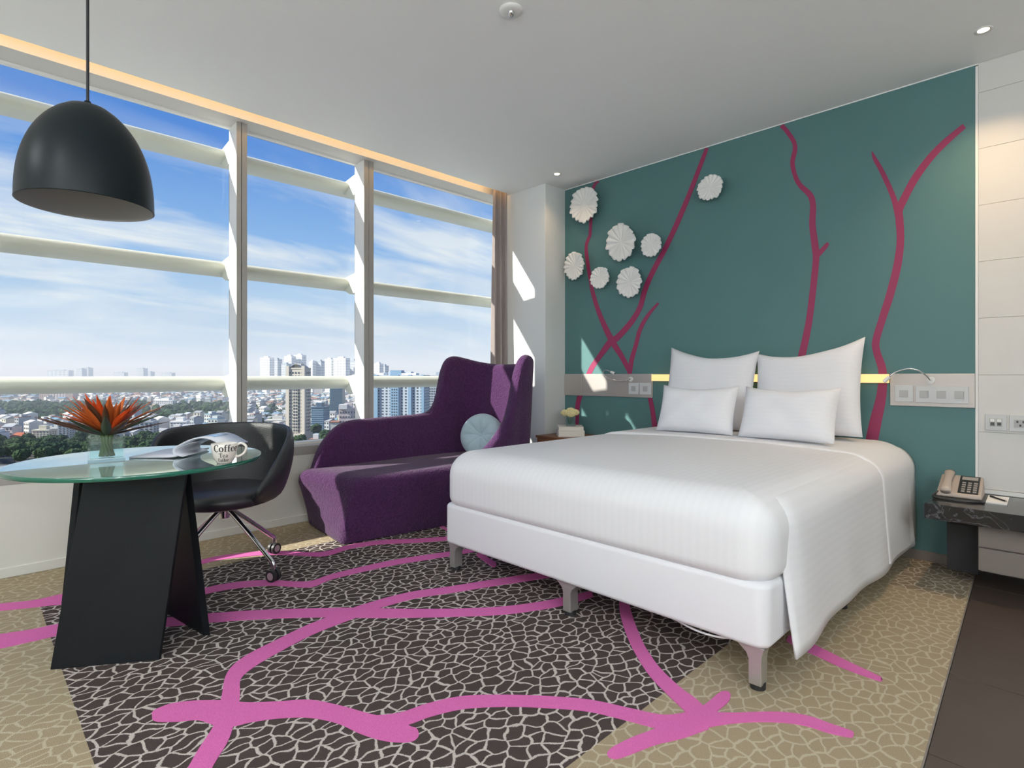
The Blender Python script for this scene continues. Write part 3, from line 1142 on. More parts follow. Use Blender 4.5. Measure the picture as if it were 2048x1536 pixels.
# ------------------------------------------------------------------ plaster flowers on the teal wall
FLW = [((1168, 409), 72, 18, 'large white fluted plaster flower nearest the ceiling corner by the column'),
       ((1418, 377), 54, 16, 'white plaster flower hanging alone, away from the cluster'),
       ((1243, 482), 76, 14, 'largest white plaster flower in the middle of the cluster'),
       ((1302, 489), 49, 15, 'white plaster flower just right of the largest one'),
       ((1150, 531), 57, 17, 'white plaster flower overlapping the column edge'),
       ((1198, 556), 45, 16, 'smallest white plaster flower, low in the cluster'),
       ((1260, 563), 63, 15, 'lowest white plaster flower on the right of the cluster')]
for k, (pp, hpx, lobes, lab) in enumerate(FLW):
    rnd = random.Random(k + 20)
    off = .085
    c = ony(pp[0], pp[1], YP - off)
    D = (c - Vector((0, 0, CZ))).dot(FWD)
    R = hpx / 2 / F * D * .985
    f_ = thing('wall_flower', lab, 'wall decor', (c.x, YP, c.z), group='plaster flowers on the teal wall')
    f_.rotation_euler = (math.radians(rnd.uniform(-6, 6)), rnd.uniform(0, 1), math.radians(rnd.uniform(-6, 6)))
    seg = lobes * 8
    jit = [rnd.uniform(.93, 1.03) for _ in range(lobes)]
    wid = [rnd.uniform(.8, 1.2) for _ in range(lobes)]
    rows = []
    NR = 9
    for i in range(NR + 1):
        t = i / NR
        row = []
        for j in range(seg):
            ph = 2 * PI * j / seg
            lb_ = j / 8
            li = int(lb_) % lobes
            fr = lb_ - int(lb_)
            notch = 1 - (.07 + .03 * (li % 3)) * max(0, (abs(fr - .5) * 2) ** 6) * t ** 5
            rad = R * t * (1 + (jit[li] - 1) * t) * notch
            rip = .10 * R * 2 * math.sin(2 * PI * fr) * (t ** .8) * (1 - .35 * t) * .7
            y = -off + .030 * R / .14 * (1 - t) ** 2 * 0 + .20 * R * (.35 - (t - .15) ** 2) * .6 + rip * .55
            row.append((rad * math.cos(ph), y, rad * math.sin(ph)))
        rows.append(row)
    b = MB()
    b.grid(rows, closeu=True)
    b.build('bloom', M_plaster, f_, smooth=True, solid=.006)
    MB().tube([(0, 0, 0), (0, -off + .03, 0)], [.035, .02], 12).build('mount', M_plaster, f_, smooth=False)

# ------------------------------------------------------------------ marble shelf, phone, note pad
sh = thing('marble_shelf', 'black veined marble shelf over a grey cabinet', 'shelf', (0, 3.75, .35))
SO = sh.location
MB().box(-.562, 2.4, 3.495, YB - .023, .352, .430).build('slab', M_marble, sh, origin=SO, bevel=.002)
MB().box(-.50, -.372, 3.72, YB - .023, .056, .352).build('support', M_dark, sh, origin=SO)
cb = thing('cabinet', 'taupe floating cabinet with drawer under the marble shelf', 'cabinet', (0, 3.8, .11))
CO = cb.location
MB().box(-.360, 2.4, 3.60, YB - .001, .112, .351).build('body', M_cab, cb, origin=CO, bevel=.002)
for x0, x1 in ((-.357, .54), (.546, 1.44), (1.446, 2.395)):
    MB().box(x0, x1, 3.585, 3.60, .116, .228).build('drawer', M_cab, cb, origin=CO, bevel=.002)
    MB().box(x0, x1, 3.585, 3.60, .234, .348).build('drawer', M_cab, cb, origin=CO, bevel=.002)

ph = thing('telephone', 'beige desk telephone with dark keypad on the marble shelf', 'telephone', (-.452, 3.79, .430), math.radians(2))
MB().hexa([(-.105, -.115, 0), (.105, -.115, 0), (.105, .10, 0), (-.105, .10, 0)], [(-.105, -.115, .010), (.105, -.115, .010), (.105, .10, .012), (-.105, .10, .012)]).build('rubber_base', M_phone_dk, ph, bevel=.004)
MB().hexa([(-.095, -.100, .011), (.095, -.100, .011), (.095, .10, .011), (-.095, .10, .011)], [(-.090, -.096, .032), (.092, -.096, .032), (.090, .095, .105), (-.088, .095, .105)]).build('body', M_phone, ph, bevel=.008, bseg=3)


def on_slope(x, y, up=0.0):
    z = .032 + (y + .096) / .191 * .073
    n = Vector((0, -.073, .191)).normalized()
    return Vector((x, y, z)) + n * up


kp = MB().prism([on_slope(-.005, -.085, .0), on_slope(.078, -.085, .0), on_slope(.078, .085, .0), on_slope(-.005, .085, .0)], Vector((0, -.073, .191)).normalized() * .003).build('keypad', M_phone_dk, ph)
for r_ in range(5):
    for c_ in range(3):
        x, y = .008 + c_ * .024, -.076 + r_ * .021
        MB().prism([on_slope(x, y, .003), on_slope(x + .015, y, .003), on_slope(x + .015, y + .010, .003), on_slope(x, y + .010, .003)], Vector((0, -.073, .191)).normalized() * .003).build('key', M_key, kp)
MB().prism([on_slope(.004, .045, .003), on_slope(.070, .045, .003), on_slope(.070, .075, .003), on_slope(.004, .075, .003)], Vector((0, -.073, .191)).normalized() * .001).build('display', M_key, kp)
hs = []
for k in range(13):
    t = k / 12
    y = -.095 + .185 * t
    up = .012 + .010 * math.sin(PI * t)
    w = .025 - .006 * math.sin(PI * t)
    hh = .017 - .004 * math.sin(PI * t)
    ctr = on_slope(-.052, y, up)
    hs.append([ctr + Vector((w * math.cos(a) * (1 if abs(math.cos(a)) < .8 else .97), 0, hh * math.sin(a))) for a in [2 * PI * i / 16 for i in range(16)]])
MB().loft(hs).build('handset', M_phone, ph, smooth=True)
MB().tube(smoothpath([(-.085, -.09, .035), (-.105, -.12, .012), (-.07, -.14, .006), (0, -.15, .006), (.06, -.14, .006), (.10, -.10, .006)], 6), .004, 8).build('cord', M_phone_dk, ph, smooth=True)

npd = tag(MB().hexa([(-.342, 3.715, .4301), (-.260, 3.718, .4301), (-.266, 3.935, .4301), (-.350, 3.930, .4301)], [(-.342, 3.715, .436), (-.260, 3.718, .436), (-.266, 3.935, .436), (-.350, 3.930, .436)]).build(
    'note_pad', M_paper, origin=(-.30, 3.82, .43)), 'white note pad on the marble shelf beside the telephone', 'note pad')
pn = thing('pen', 'slim black pen lying on the white note pad', 'pen', (-.306, 3.83, .4405), math.radians(35))
MB().tube([(0, -.065, 0), (0, .055, 0)], .004, 10).build('barrel', M_phone_dk, pn, auto=40)
MB().tube([(0, -.065, 0), (0, -.075, 0)], [.004, .001], 10).build('tip', M_chrome, pn)
MB().box(-.001, .001, .02, .06, .004, .006).build('clip', M_chrome, pn)

for (x0, x1, lab, kind) in ((-.370, -.281, 'silver data socket plate with two ports on the white wall', 'data'), (-.271, -.182, 'silver power socket plate above the marble shelf', 'power')):
    so = thing('wall_socket', lab, 'socket', ((x0 + x1) / 2, YB - .014, .823), group='wall sockets above the shelf')
    w = (x1 - x0) / 2
    p_ = MB().box(-w, w, -.009, 0, -.044, .044).build('plate', M_plate, so, bevel=.002)
    if kind == 'data':
        for dx in (-.014, .014):
            pt = MB().box(dx - .012, dx + .012, -.011, -.009, -.022, .022).build('port', M_switch, so, bevel=.001, bseg=1)
            MB().box(dx - .008, dx + .008, -.0125, -.011, -.016, .0).build('opening', M_socket, pt)
            MB().box(dx - .009, dx + .009, -.0125, -.011, .004, .019).build('shutter', M_trim, pt)
    else:
        fc = MB().box(-.026, .026, -.011, -.009, -.022, .022).build('face', M_switch, so, bevel=.001, bseg=1)
        for (a, b) in ((-.012, .008), (.012, .008), (0, -.011)):
            MB().box(a - .004, a + .004, -.0125, -.011, b - .006, b + .006).build('slot', M_socket, fc)

# ------------------------------------------------------------------ purple chaise
ch = thing('chaise_lounge', 'purple boucle chaise longue with tall winged back by the window', 'chaise', (-3.48, 2.5, 0))
CHO = ch.location
b4 = [(-3.93, 1.79, 0), (-3.281, 1.713, 0), (-3.09, 3.20, 0), (-3.80, 3.32, 0)]
NS = 9


def lerp(a, b, t):
    return a + (b - a) * t


def quad_ring(c4, z, r, n=5):
    """rounded quad ring from 4 corners"""
    pts = []
    for i in range(4):
        p, a, b = Vector(c4[i]), Vector(c4[i - 1]), Vector(c4[(i + 1) % 4])
        da, db = (a - p).normalized(), (b - p).normalized()
        for k in range(n + 1):
            t = k / n
            q = p + da * r * (1 - t) ** 2 + db * r * t ** 2
            pts.append((q.x, q.y, z))
    # add mid points on the long edges for smooth shading
    return pts


t4 = [(-3.88, 1.655, 0), (-3.235, 1.815, 0), (-3.075, 3.18, 0), (-3.80, 3.30, 0)]
cen = sum((Vector(p) for p in t4), Vector()) / 4
secs = []
for z, q, ins, r in ((0.004, 0, .012, .05), (.02, .04, 0, .06), (.12, .25, 0, .07), (.24, .6, 0, .08), (.33, .9, 0, .09), (.375, 1, .010, .10), (.402, 1, .030, .11), (.418, 1, .065, .12), (.424, 1, .12, .13), (.426, 1, .25, .1)):
    c4 = []
    for a, b in zip(b4, t4):
        p = Vector(a).lerp(Vector(b), q)
        d = (cen - p)
        d.z = 0
        p = p + d.normalized() * ins
        c4.append((p.x, p.y, 0))
    secs.append(quad_ring(c4, z, r))
MB().loft(secs).build('seat', M_purple, ch, origin=CHO, auto=55)

ST = [(-3.82, 1.77, .40), (-3.82, 1.80, .50), (-3.82, 1.85, .60), (-3.82, 1.94, .695), (-3.82, 2.06, .742), (-3.82, 2.25, .750), (-3.82, 2.50, .755), (-3.82, 2.72, .766), (-3.82, 2.81, .80), (-3.82, 2.87, .90), (-3.82, 2.905, 1.04),
      (-3.82, 2.935, 1.15), (-3.82, 2.98, 1.222), (-3.815, 3.05, 1.243), (-3.795, 3.14, 1.230), (-3.735, 3.23, 1.203), (-3.63, 3.285, 1.182), (-3.48, 3.315, 1.172), (-3.31, 3.325, 1.175), (-3.175, 3.30, 1.20),
      (-3.105, 3.235, 1.235), (-3.085, 3.165, 1.237), (-3.085, 3.11, 1.18), (-3.085, 3.065, 1.05), (-3.085, 3.03, .90), (-3.085, 2.975, .76), (-3.09, 2.89, .65), (-3.10, 2.78, .55), (-3.115, 2.65, .47), (-3.125, 2.54, .40)]
sp = smoothpath(ST, 3)
secs = []
ctr = Vector((-3.46, 2.75, 0))
for i, p in enumerate(sp):
    a, b = sp[max(i - 2, 0)], sp[min(i + 2, len(sp) - 1)]
    t = Vector((b.x - a.x, b.y - a.y, 0)).normalized()
    nrm = Vector((-t.y, t.x, 0))                       # path runs clockwise seen from above: left normal points outwards
    if nrm.dot(Vector((p.x, p.y, 0)) - ctr) < 0:
        nrm = -nrm
    zt = p.z
    hgt = max(0, (zt - .40) / .84)
    base = Vector((p.x, p.y, 0)) - nrm * (.055 * hgt * (1 if i > 20 else .6))
    top = Vector((p.x, p.y, 0))
    th = .045

    def pt(off, z):
        q = min(1, max(0, (z - .05) / max(.1, zt - .05)))
        c = base.lerp(top, q)
        return (c.x + nrm.x * off, c.y + nrm.y * off, z)
    r = th
    ring = [pt(-th * 1.25, .10), pt(-th * 1.25, .25), pt(-th * 1.2, .25 + (zt - r - .25) * .35), pt(-th * 1.1, .25 + (zt - r - .25) * .7), pt(-th, zt - r)]
    for k in range(1, 8):
        aa = PI - PI * k / 8
        ring.append(pt(th * math.cos(aa), zt - r + r * math.sin(aa)))
    ring += [pt(th, zt - r), pt(th, .25 + (zt - r - .25) * .7), pt(th, .25 + (zt - r - .25) * .35), pt(th, .25), pt(th * .8, .02)]
    secs.append(ring)
MB().loft(secs).build('winged_back', M_purple, ch, origin=CHO, auto=60)
for x in (-3.75, -3.3):
    for y in (1.95, 3.1):
        pass

# round tufted cushion
cu = thing('round_cushion', 'round pale blue tufted cushion leaning on the purple chaise', 'cushion', (-3.33, 2.93, .427))
rows = []
Rc, Tc = .175, .075
rows = []
prof = [(0, Tc * .45), (.12, Tc * .62), (.35, Tc * .95), (.6, Tc * 1.0), (.82, Tc * .85), (.95, Tc * .55), (1.0, Tc * .25), (1.0, -Tc * .25), (.95, -Tc * .55), (.82, -Tc * .85), (.6, -Tc), (.35, -Tc * .95), (0.02, -Tc * .45)]
for t, d in prof:
    rows.append([(Rc * t * math.cos(2 * PI * i / 64), -(d - .010 * abs(math.sin(4 * 2 * PI * i / 64 + .2)) ** .5 * 0 - .011 * max(0, math.cos(8 * 2 * PI * i / 64)) ** 6 * math.sin(PI * min(1, t * 1.02)) * (1 if d > 0 else -1)), Rc * t * math.sin(2 * PI * i / 64) + Rc) for i in range(64)])
cd = MB().grid(rows, closeu=True).build('cover', M_cushion, cu, smooth=True)
MB().lathe([(.001, 0), (.010, .001), (.013, .004), (.010, .007), (.001, .009)], 16).build('button', M_cushion, cu, smooth=True).matrix_local = Matrix.Translation((0, -Tc * .47, Rc)) @ Matrix.Rotation(PI / 2, 4, 'X')
cu.rotation_euler = (math.radians(-14), 0, math.radians(32))

# ------------------------------------------------------------------ glass table
ZT = .740
TC = Vector((-2.677, .531, 0))
tb = thing('round_table', 'round glass table on a black folded steel base', 'table', TC)
R = .437
top = MB()
seg = 96
t_ = .016
top.add([(R * math.cos(2 * PI * i / seg), R * math.sin(2 * PI * i / seg), ZT) for i in range(seg)], [tuple(range(seg))])
top.add([(R * math.cos(2 * PI * i / seg), R * math.sin(2 * PI * i / seg), ZT - t_) for i in range(seg)], [tuple(range(seg - 1, -1, -1))])
gt = top.build('glass_top', M_glass_t, tb)
ed = MB()
ed.lathe([(R - .001, ZT - .0003), (R + .0008, ZT - .002), (R + .0008, ZT - t_ + .002), (R - .001, ZT - t_ + .0003)], seg)
ed.build('glass_edge', M_glass_edge, gt, smooth=True)


def slab(b0, b1, t0, t1, th, name='base_plate'):
    """plate between bottom edge b0-b1 and top edge t0-t1 with thickness vector th"""
    th = Vector(th)
    b0, b1, t0, t1 = map(Vector, (b0, b1, t0, t1))
    MB().hexa([b0, b1, b1 + th, b0 + th], [t0, t1, t1 + th, t0 + th]).build(name, M_black_metal, tb, origin=TC, bevel=.0015, bseg=1)


ztb = ZT - t_ - .0005
A0, A1 = onz(100, 1340, 0), onz(318, 1320, 0)
A2, A3 = onz(171, 938, ztb), onz(375, 930, ztb)
away = Vector((-.035 * FWD.x * -1, 0, 0))
bk = Vector((A0.y - A1.y, A1.x - A0.x, 0)).normalized()
if bk.dot(FWD) < 0:
    bk = -bk
slab(A0, A1, A2, A3, bk * .022)
# right plate running back from the camera
B0 = onz(421, 1271, 0)
B1 = B0 + Vector((-.40, -.06, 0))
B2 = onz(379, 926, ztb)
B3 = B2 + Vector((-.34, .05, 0))
th = RT * -.030
slab(B0, B1, B2, B3, th)
C0 = A0 + bk * .03
C1 = C0 + Vector((-.28, .14, 0))
C2 = onz(150, 936, ztb)
C3 = C2 + Vector((-.26, .14, 0))
slab(C0, C1, C2, C3, RT * .024)
MB().cyl((TC.x, TC.y, ztb - .006), (TC.x, TC.y, ztb), .06, seg=24).build('glass_mount', M_black_metal, tb, origin=TC)

# ------------------------------------------------------------------ things on the table
vz = thing('flower_vase', 'square clear glass vase of orange bird-of-paradise flowers on the table', 'vase', (-2.704, .413, ZT), math.radians(-9))
square_vase(vz, .118, .100, .006, .016, .072)
rnd = random.Random(11)


def blade(length, width, az, el, curl, base, fold=.3):
    """pointed petal: spine rises at elevation el and curls"""
    d = Vector((math.cos(az), math.sin(az), 0))
    n = Vector((-d.y, d.x, 0))
    rows = []
    p = Vector(base)
    N_ = 10
    e = el
    for i in range(N_ + 1):
        t = i / N_
        w = width * (math.sin(PI * min(1, t * .92 + .08)) ** .8) * (1 - t ** 3 * .6) + .0006
        up = Vector((-d.x * math.sin(e), -d.y * math.sin(e), math.cos(e)))
        rows.append([p - n * w + up * w * fold, p, p + n * w + up * w * fold])
        p = p + (d * math.cos(e) + Vector((0, 0, 1)) * math.sin(e)) * (length / N_)
        e += curl / N_
    return MB().grid(rows)


for k in range(16):
    az = 2 * PI * k / 16 + rnd.uniform(-.15, .15)
    el = math.radians(rnd.uniform(10, 26))
    m_ = blade(rnd.uniform(.19, .245), .017, az, el, rnd.uniform(.0, .35), (.012 * math.cos(az), .012 * math.sin(az), .100))
    m_.build('bract', M_bract if k % 3 else M_bract_g, vz, smooth=True, solid=.0012)
for k in range(58):
    az = 2 * PI * k / 58 * 3.0 + rnd.uniform(-.2, .2)
    el = math.radians(rnd.uniform(24, 62) if k > 14 else rnd.uniform(50, 80))
    m_ = blade(rnd.uniform(.12, .19) * (1 if k > 14 else .78), rnd.uniform(.011, .018), az, el, rnd.uniform(-.25, .15), (.022 * math.cos(az), .022 * math.sin(az), .112 + .01 * rnd.random()))
    m_.build('petal', (M_orange, M_orange2, M_bract, M_orange)[k % 4], vz, smooth=True, solid=.001)
for k in range(9):
    az = 2 * PI * k / 9
    MB().tube([(.022 * math.cos(az + .8), .022 * math.sin(az + .8), .02), (.012 * math.cos(az), .012 * math.sin(az), .07), (.02 * math.cos(az), .02 * math.sin(az), .125)], .006, 8).build('stem', M_stem, vz, smooth=True)

# magazine: one flat half, the other half curling up
mg = thing('magazine', 'open glossy magazine with one half curling up on the glass table', 'magazine', (-2.66, .66, ZT))
MGO = mg.location
u = (onz(420, 905, ZT) - onz(300, 905, ZT))
u.z = 0
u.normalize()                                   # along the picture
v = Vector((-u.y, u.x, 0))
if v.dot(FWD) < 0:
    v = -v
S = onz(349, 917, ZT)                           # near end of the spine
S.z = ZT
M_mag = mat('magazine_paper', (.70, .72, .78), .3, var=.2, vscale=9)
M_mag2 = mat('magazine_picture', (.30, .42, .62), .3, var=.6, vscale=11)


def sheet(profile, d0, d1, th, name, m, par):
    sp_ = smoothpath([(a, b, 0) for a, b in profile], 6)
    rows = []
    for p in sp_:
        q = S + u * p.x + Vector((0, 0, p.y))
        rows.append([q + v * d0, q + v * ((d0 + d1) / 2), q + v * d1])
    o = MB().grid(rows).build(name, m, par, origin=MGO, smooth=True, solid=th)
    return o


sheet([(-.185, .004), (-.11, .005), (-.03, .006), (.0, .008)], 0, .26, .006, 'page_block', M_mag, mg)
sheet([(.02, .005), (-.012, .014), (-.016, .034), (.008, .052), (.055, .074), (.10, .082), (.14, .074), (.18, .052), (.20, .042)], 0.02, .21, .005, 'curled_page_block', M_mag, mg)
sheet([(.02, .066), (.055, .0785), (.10, .0865), (.13, .081)], 0.06, .18, .001, 'printed_picture', M_mag2, mg)
sheet([(.025, .005), (-.003, .014), (-.006, .030), (.012, .044), (.06, .062)], 0.015, .20, .002, 'inner_page', M_mag, mg)

# cup with printed words
cp = thing('coffee_cup', 'white porcelain cup printed with black coffee and tea words', 'cup', (*onz(449, 926, ZT).xy, ZT))
cpv = cp.location
prof = [(.001, .004), (.020, .004), (.022, 0), (.026, 0), (.027, .004), (.033, .012), (.041, .030), (.0455, .055), (.047, .076), (.0455, .077), (.0435, .055), (.039, .031), (.031, .014), (.001, .010)]
MB().lathe([(a, b) for a, b in prof], 48).build('body', M_cup, cp, smooth=True)
ang_cam = math.atan2(-cpv.y, -cpv.x)
ha = ang_cam + math.radians(78)                 # handle to the right in the picture
hd_ = Vector((math.cos(ha), math.sin(ha), 0))
MB().tube(smoothpath([hd_ * .043 + Vector((0, 0, .068)), hd_ * .060 + Vector((0, 0, .075)), hd_ * .077 + Vector((0, 0, .062)), hd_ * .073 + Vector((0, 0, .042)), hd_ * .056 + Vector((0, 0, .027)), hd_ * .037 + Vector((0, 0, .024))], 6), .0048, 10).build(
    'handle', M_cup, cp, smooth=True)


def cup_r(z):
    pr_ = [(.027, .004), (.033, .012), (.041, .030), (.0455, .055), (.047, .076)]
    for (a, za), (b, zb) in zip(pr_[:-1], pr_[1:]):
        if za <= z <= zb:
            return a + (b - a) * (z - za) / (zb - za)
    return .047


# letters as strokes (x, y in units of letter height), thick and thin like a serif face
GL = {
    'C': (.72, [[(.66, .80, .10), (.62, .93, .10), (.45, 1.0, .09), (.25, .93, .14), (.12, .70, .19), (.10, .45, .20), (.16, .20, .18), (.32, .03, .11), (.50, .01, .08), (.66, .16, .07)], [(.68, .98, .05), (.68, .70, .05)]]),
    'o': (.62, [[(.31, .66, .08), (.13, .55, .14), (.09, .33, .18), (.13, .12, .14), (.31, .01, .08), (.50, .12, .14), (.54, .33, .18), (.50, .55, .14), (.31, .66, .08)]]),
    'f': (.40, [[(.42, .92, .12), (.34, 1.0, .08), (.22, .94, .13), (.18, .80, .16), (.18, .02, .16)], [(.02, .62, .06), (.38, .62, .06)], [(.04, .02, .05), (.36, .02, .05)]]),
    'e': (.56, [[(.10, .38, .06), (.50, .38, .06), (.48, .55, .13), (.30, .66, .08), (.13, .55, .13), (.09, .33, .17), (.13, .12, .14), (.31, .01, .08), (.50, .14, .06)]]),
    'T': (.76, [[(.04, .97, .07), (.74, .97, .07)], [(.04, .97, .05), (.03, .76, .05)], [(.74, .97, .05), (.75, .76, .05)], [(.39, .97, .17), (.39, .02, .17)], [(.24, .02, .05), (.54, .02, .05)]]),
    'a': (.56, [[(.12, .52, .10), (.24, .66, .07), (.38, .60, .12), (.42, .45, .15), (.42, .10, .15), (.54, .02, .06)], [(.42, .36, .06), (.20, .30, .09), (.10, .16, .15), (.18, .02, .09), (.34, .06, .06), (.42, .14, .05)]]),
}


def cup_text(word, zbase, h, a0):
    mb = MB()
    x = 0.0
    for chh in word:
        adv, strokes = GL[chh]
        for st in strokes:
            sp_ = smoothpath(st, 5)
            L_, R_ = [], []
            for i, p in enumerate(sp_):
                a, b = sp_[max(i - 1, 0)], sp_[min(i + 1, len(sp_) - 1)]
                t = Vector((b.x - a.x, b.y - a.y))
                t = t.normalized() if t.length > 1e-6 else Vector((1, 0))
                for lst, s in ((L_, 1), (R_, -1)):
                    ux, uy = (x + p.x - t.y * p.z / 2 * s) * h, zbase + (p.y + t.x * p.z / 2 * s) * h
                    rr = cup_r(min(max(uy, .005), .076))
                    an = a0 + ux / .045
                    lst.append((an, rr, uy))
            rows = []
            for l, r in zip(L_, R_):
                row = []
                for (an, rr, z) in (l, r):
                    for dr in (.0002, .0007):
                        row.append(((rr + dr) * math.cos(an), (rr + dr) * math.sin(an), z))
                rows.append([row[0], row[1], row[3], row[2]])
            mb.loft(rows)
        x += adv + .06
    return mb


cup_text('Coffee', .0485, .0255, ang_cam - math.radians(50)).build('printed_word', M_ink, cp)
cup_text('Tea', .026, .0165, ang_cam - math.radians(26)).build('printed_word', M_ink, cp)
cup_text('Coffee', .0095, .013, ang_cam - math.radians(36)).build('printed_word', M_ink, cp)
cup_text('Coffee', .0455, .0255, ang_cam + PI - math.radians(50)).build('printed_word', M_ink, cp)

# ------------------------------------------------------------------ tub chair on castors
CC = Vector((-3.29, 1.03, 0))
face = math.atan2(-.52, .85)
oc = thing('office_chair', 'black leather tub chair on a four-star chrome base with castors', 'chair', CC, face)
# shell: local +x is the open front
rows = []
NA = 44
for j in range(NA + 1):
    ph_ = math.radians(-142 + 284 * j / NA)          # 0 = back
    c_ = abs(ph_) / math.radians(142)
    rim = .800 - .030 * c_ ** 2 * 2 - .0 * c_
    if c_ > .52:
        rim -= .26 * ((c_ - .52) / .48) ** 1.7
    back = math.cos(ph_)
    row = []
    for k in range(9):
        t = k / 8
        if t < .35:
            q = t / .35
            r_ = .10 + .175 * math.sin(q * PI / 2)
            z_ = .385 + .05 * (1 - math.cos(q * PI / 2))
        else:
            q = (t - .35) / .65
            r_ = .275 + .065 * math.sin(q * PI / 2 * 1.15) - .02 * q * q
            z_ = .435 + (rim - .435) * q
        rx = r_ * (1.0 + .02 * max(0, back))
        row.append((-rx * math.cos(ph_), rx * math.sin(ph_) * 1.04, z_))
    rows.append(row)
MB().grid(rows).build('shell', M_leather, oc, smooth=True, solid=.034, subsurf=1)
sec = []
for z_, r_ in ((.385, .19), (.388, .225), (.402, .262), (.43, .272), (.455, .262), (.470, .235), (.478, .19), (.480, .10)):
    sec.append([(r_ * math.cos(a) * (1.0 if math.cos(a) < 0 else 1.05) + .02, r_ * math.sin(a), z_ + (.004 if r_ < .2 else 0)) for a in [2 * PI * i / 40 for i in range(40)]])
MB().loft(sec).build('seat_cushion', M_leather2, oc, auto=70)
MB().lathe([(.001, .384), (.06, .384), (.055, .365), (.028, .345), (.026, .30), (.001, .30)], 24).build('hub', M_chrome, oc, auto=40)
for k in range(4):
    a = math.radians(23 + 90 * k) - face
    d = Vector((math.cos(a), math.sin(a), 0))
    lg = MB().tube(smoothpath([d * .015 + Vector((0, 0, .350)), d * .06 + Vector((0, 0, .325)), d * .19 + Vector((0, 0, .225)), d * .315 + Vector((0, 0, .125)), d * .350 + Vector((0, 0, .095)), d * .352 + Vector((0, 0, .062))], 5), .0125, 12).build(
        'leg', M_chrome, oc, smooth=True)
    n = Vector((-d.y, d.x, 0))
    w0 = d * .352 + Vector((0, 0, .032))
    cs = MB()
    for s_ in (-1, 1):
        cs.tube([w0 + n * (.006 * s_), w0 + n * (.023 * s_)], .032, 22)
    cst = cs.build('castor', M_rubber, lg, auto=40)
    hc = MB()
    hc.tube([w0 - n * .024, w0 - n * .006], .020, 16)
    hc.tube([w0 + n * .006, w0 + n * .024], .020, 16)
    hc.box(w0.x - .006, w0.x + .006, w0.y - .006, w0.y + .006, .032, .068)
    hc.build('castor_hub', M_legmetal, lg, auto=40)

# ------------------------------------------------------------------ pendant lamp
PC = Vector((-2.65, .345, 0))
pd = thing('pendant_lamp', 'large black dome pendant lamp hanging over the glass table', 'lamp', (PC.x, PC.y, 1.72))
RP = .214
zr0, za = 1.722, 2.112
prof = []
for k in range(19):
    t = k / 18
    z = zr0 + (za - zr0) * t
    r_ = RP * (1 - t ** 2.35) ** .56
    prof.append((max(r_, .012), z))
MB().lathe(prof, 64, c=(PC.x, PC.y)).build('shade', M_lamp_out, pd, origin=pd.location, smooth=True)
MB().lathe([(max(r_ - .004, .010), z - .003) for r_, z in prof], 64, c=(PC.x, PC.y)).build('shade_lining', M_lamp_in, pd, origin=pd.location, smooth=True)
MB().lathe([(RP, zr0), (RP + .001, zr0 - .002), (RP - .004, zr0 - .003)], 64, c=(PC.x, PC.y)).build('rim', M_lamp_out, pd, origin=pd.location, smooth=True)
MB().cyl((PC.x, PC.y, za - .004), (PC.x, PC.y, H - .02), .005, seg=12).build('cord', M_cord, pd, origin=pd.location, auto=40)
MB().cyl((PC.x, PC.y, za - .012), (PC.x, PC.y, za + .008), .016, .010, seg=16).build('cap', M_lamp_out, pd, origin=pd.location)
MB().cyl((PC.x, PC.y, H - .025), (PC.x, PC.y, H), .055, seg=28).build('ceiling_rose', M_lamp_out, pd, origin=pd.location, auto=40)

# ------------------------------------------------------------------ ceiling fittings
def downlight(x, y, label, power, col, mbulb, size=.032, spread=150, group='recessed ceiling downlights'):
    d = thing('downlight', label, 'lamp', (x, y, H), group=group)
    MB().lathe([(.024, -.001), (.036, -.005), (.038, 0)], 28).build('ring', M_trim, d, smooth=True)
    MB().lathe([(.001, -.0015), (.024, -.0010)], 24).build('bulb', mbulb, d)
    l = bpy.data.lights.new('downlight_lamp', 'AREA')
    l.shape = 'DISK'
    l.size = size * 2
    l.energy = power
    l.color = col
    l.spread = math.radians(spread)
    lo = bpy.data.objects.new('downlight_lamp', l)
    COL.objects.link(lo)
    lo.parent = d
    lo.location = (0, 0, -.008)
    return d


WARM, NEUT = (1.0, .70, .40), (.92, .97, 1.0)
downlight(-.343, 3.635, 'lit recessed downlight in the ceiling near the white panelled wall', 5, WARM, M_bulb, spread=100)
downlight(-3.148, 3.639, 'lit recessed downlight in the ceiling beside the white column', 1.0, WARM, M_bulb, spread=110)
sd = thing('smoke_detector', 'small round white smoke detector in the middle of the ceiling', 'smoke detector', (-1.883, 1.847, H))
MB().lathe([(.001, -.014), (.040, -.014), (.054, -.009), (.056, -.002), (.052, 0)], 32).build('cover', M_trim, sd, smooth=True)
MB().lathe([(.001, -.034), (.011, -.032), (.016, -.014)], 16).build('sensor', M_chrome, sd, smooth=True)

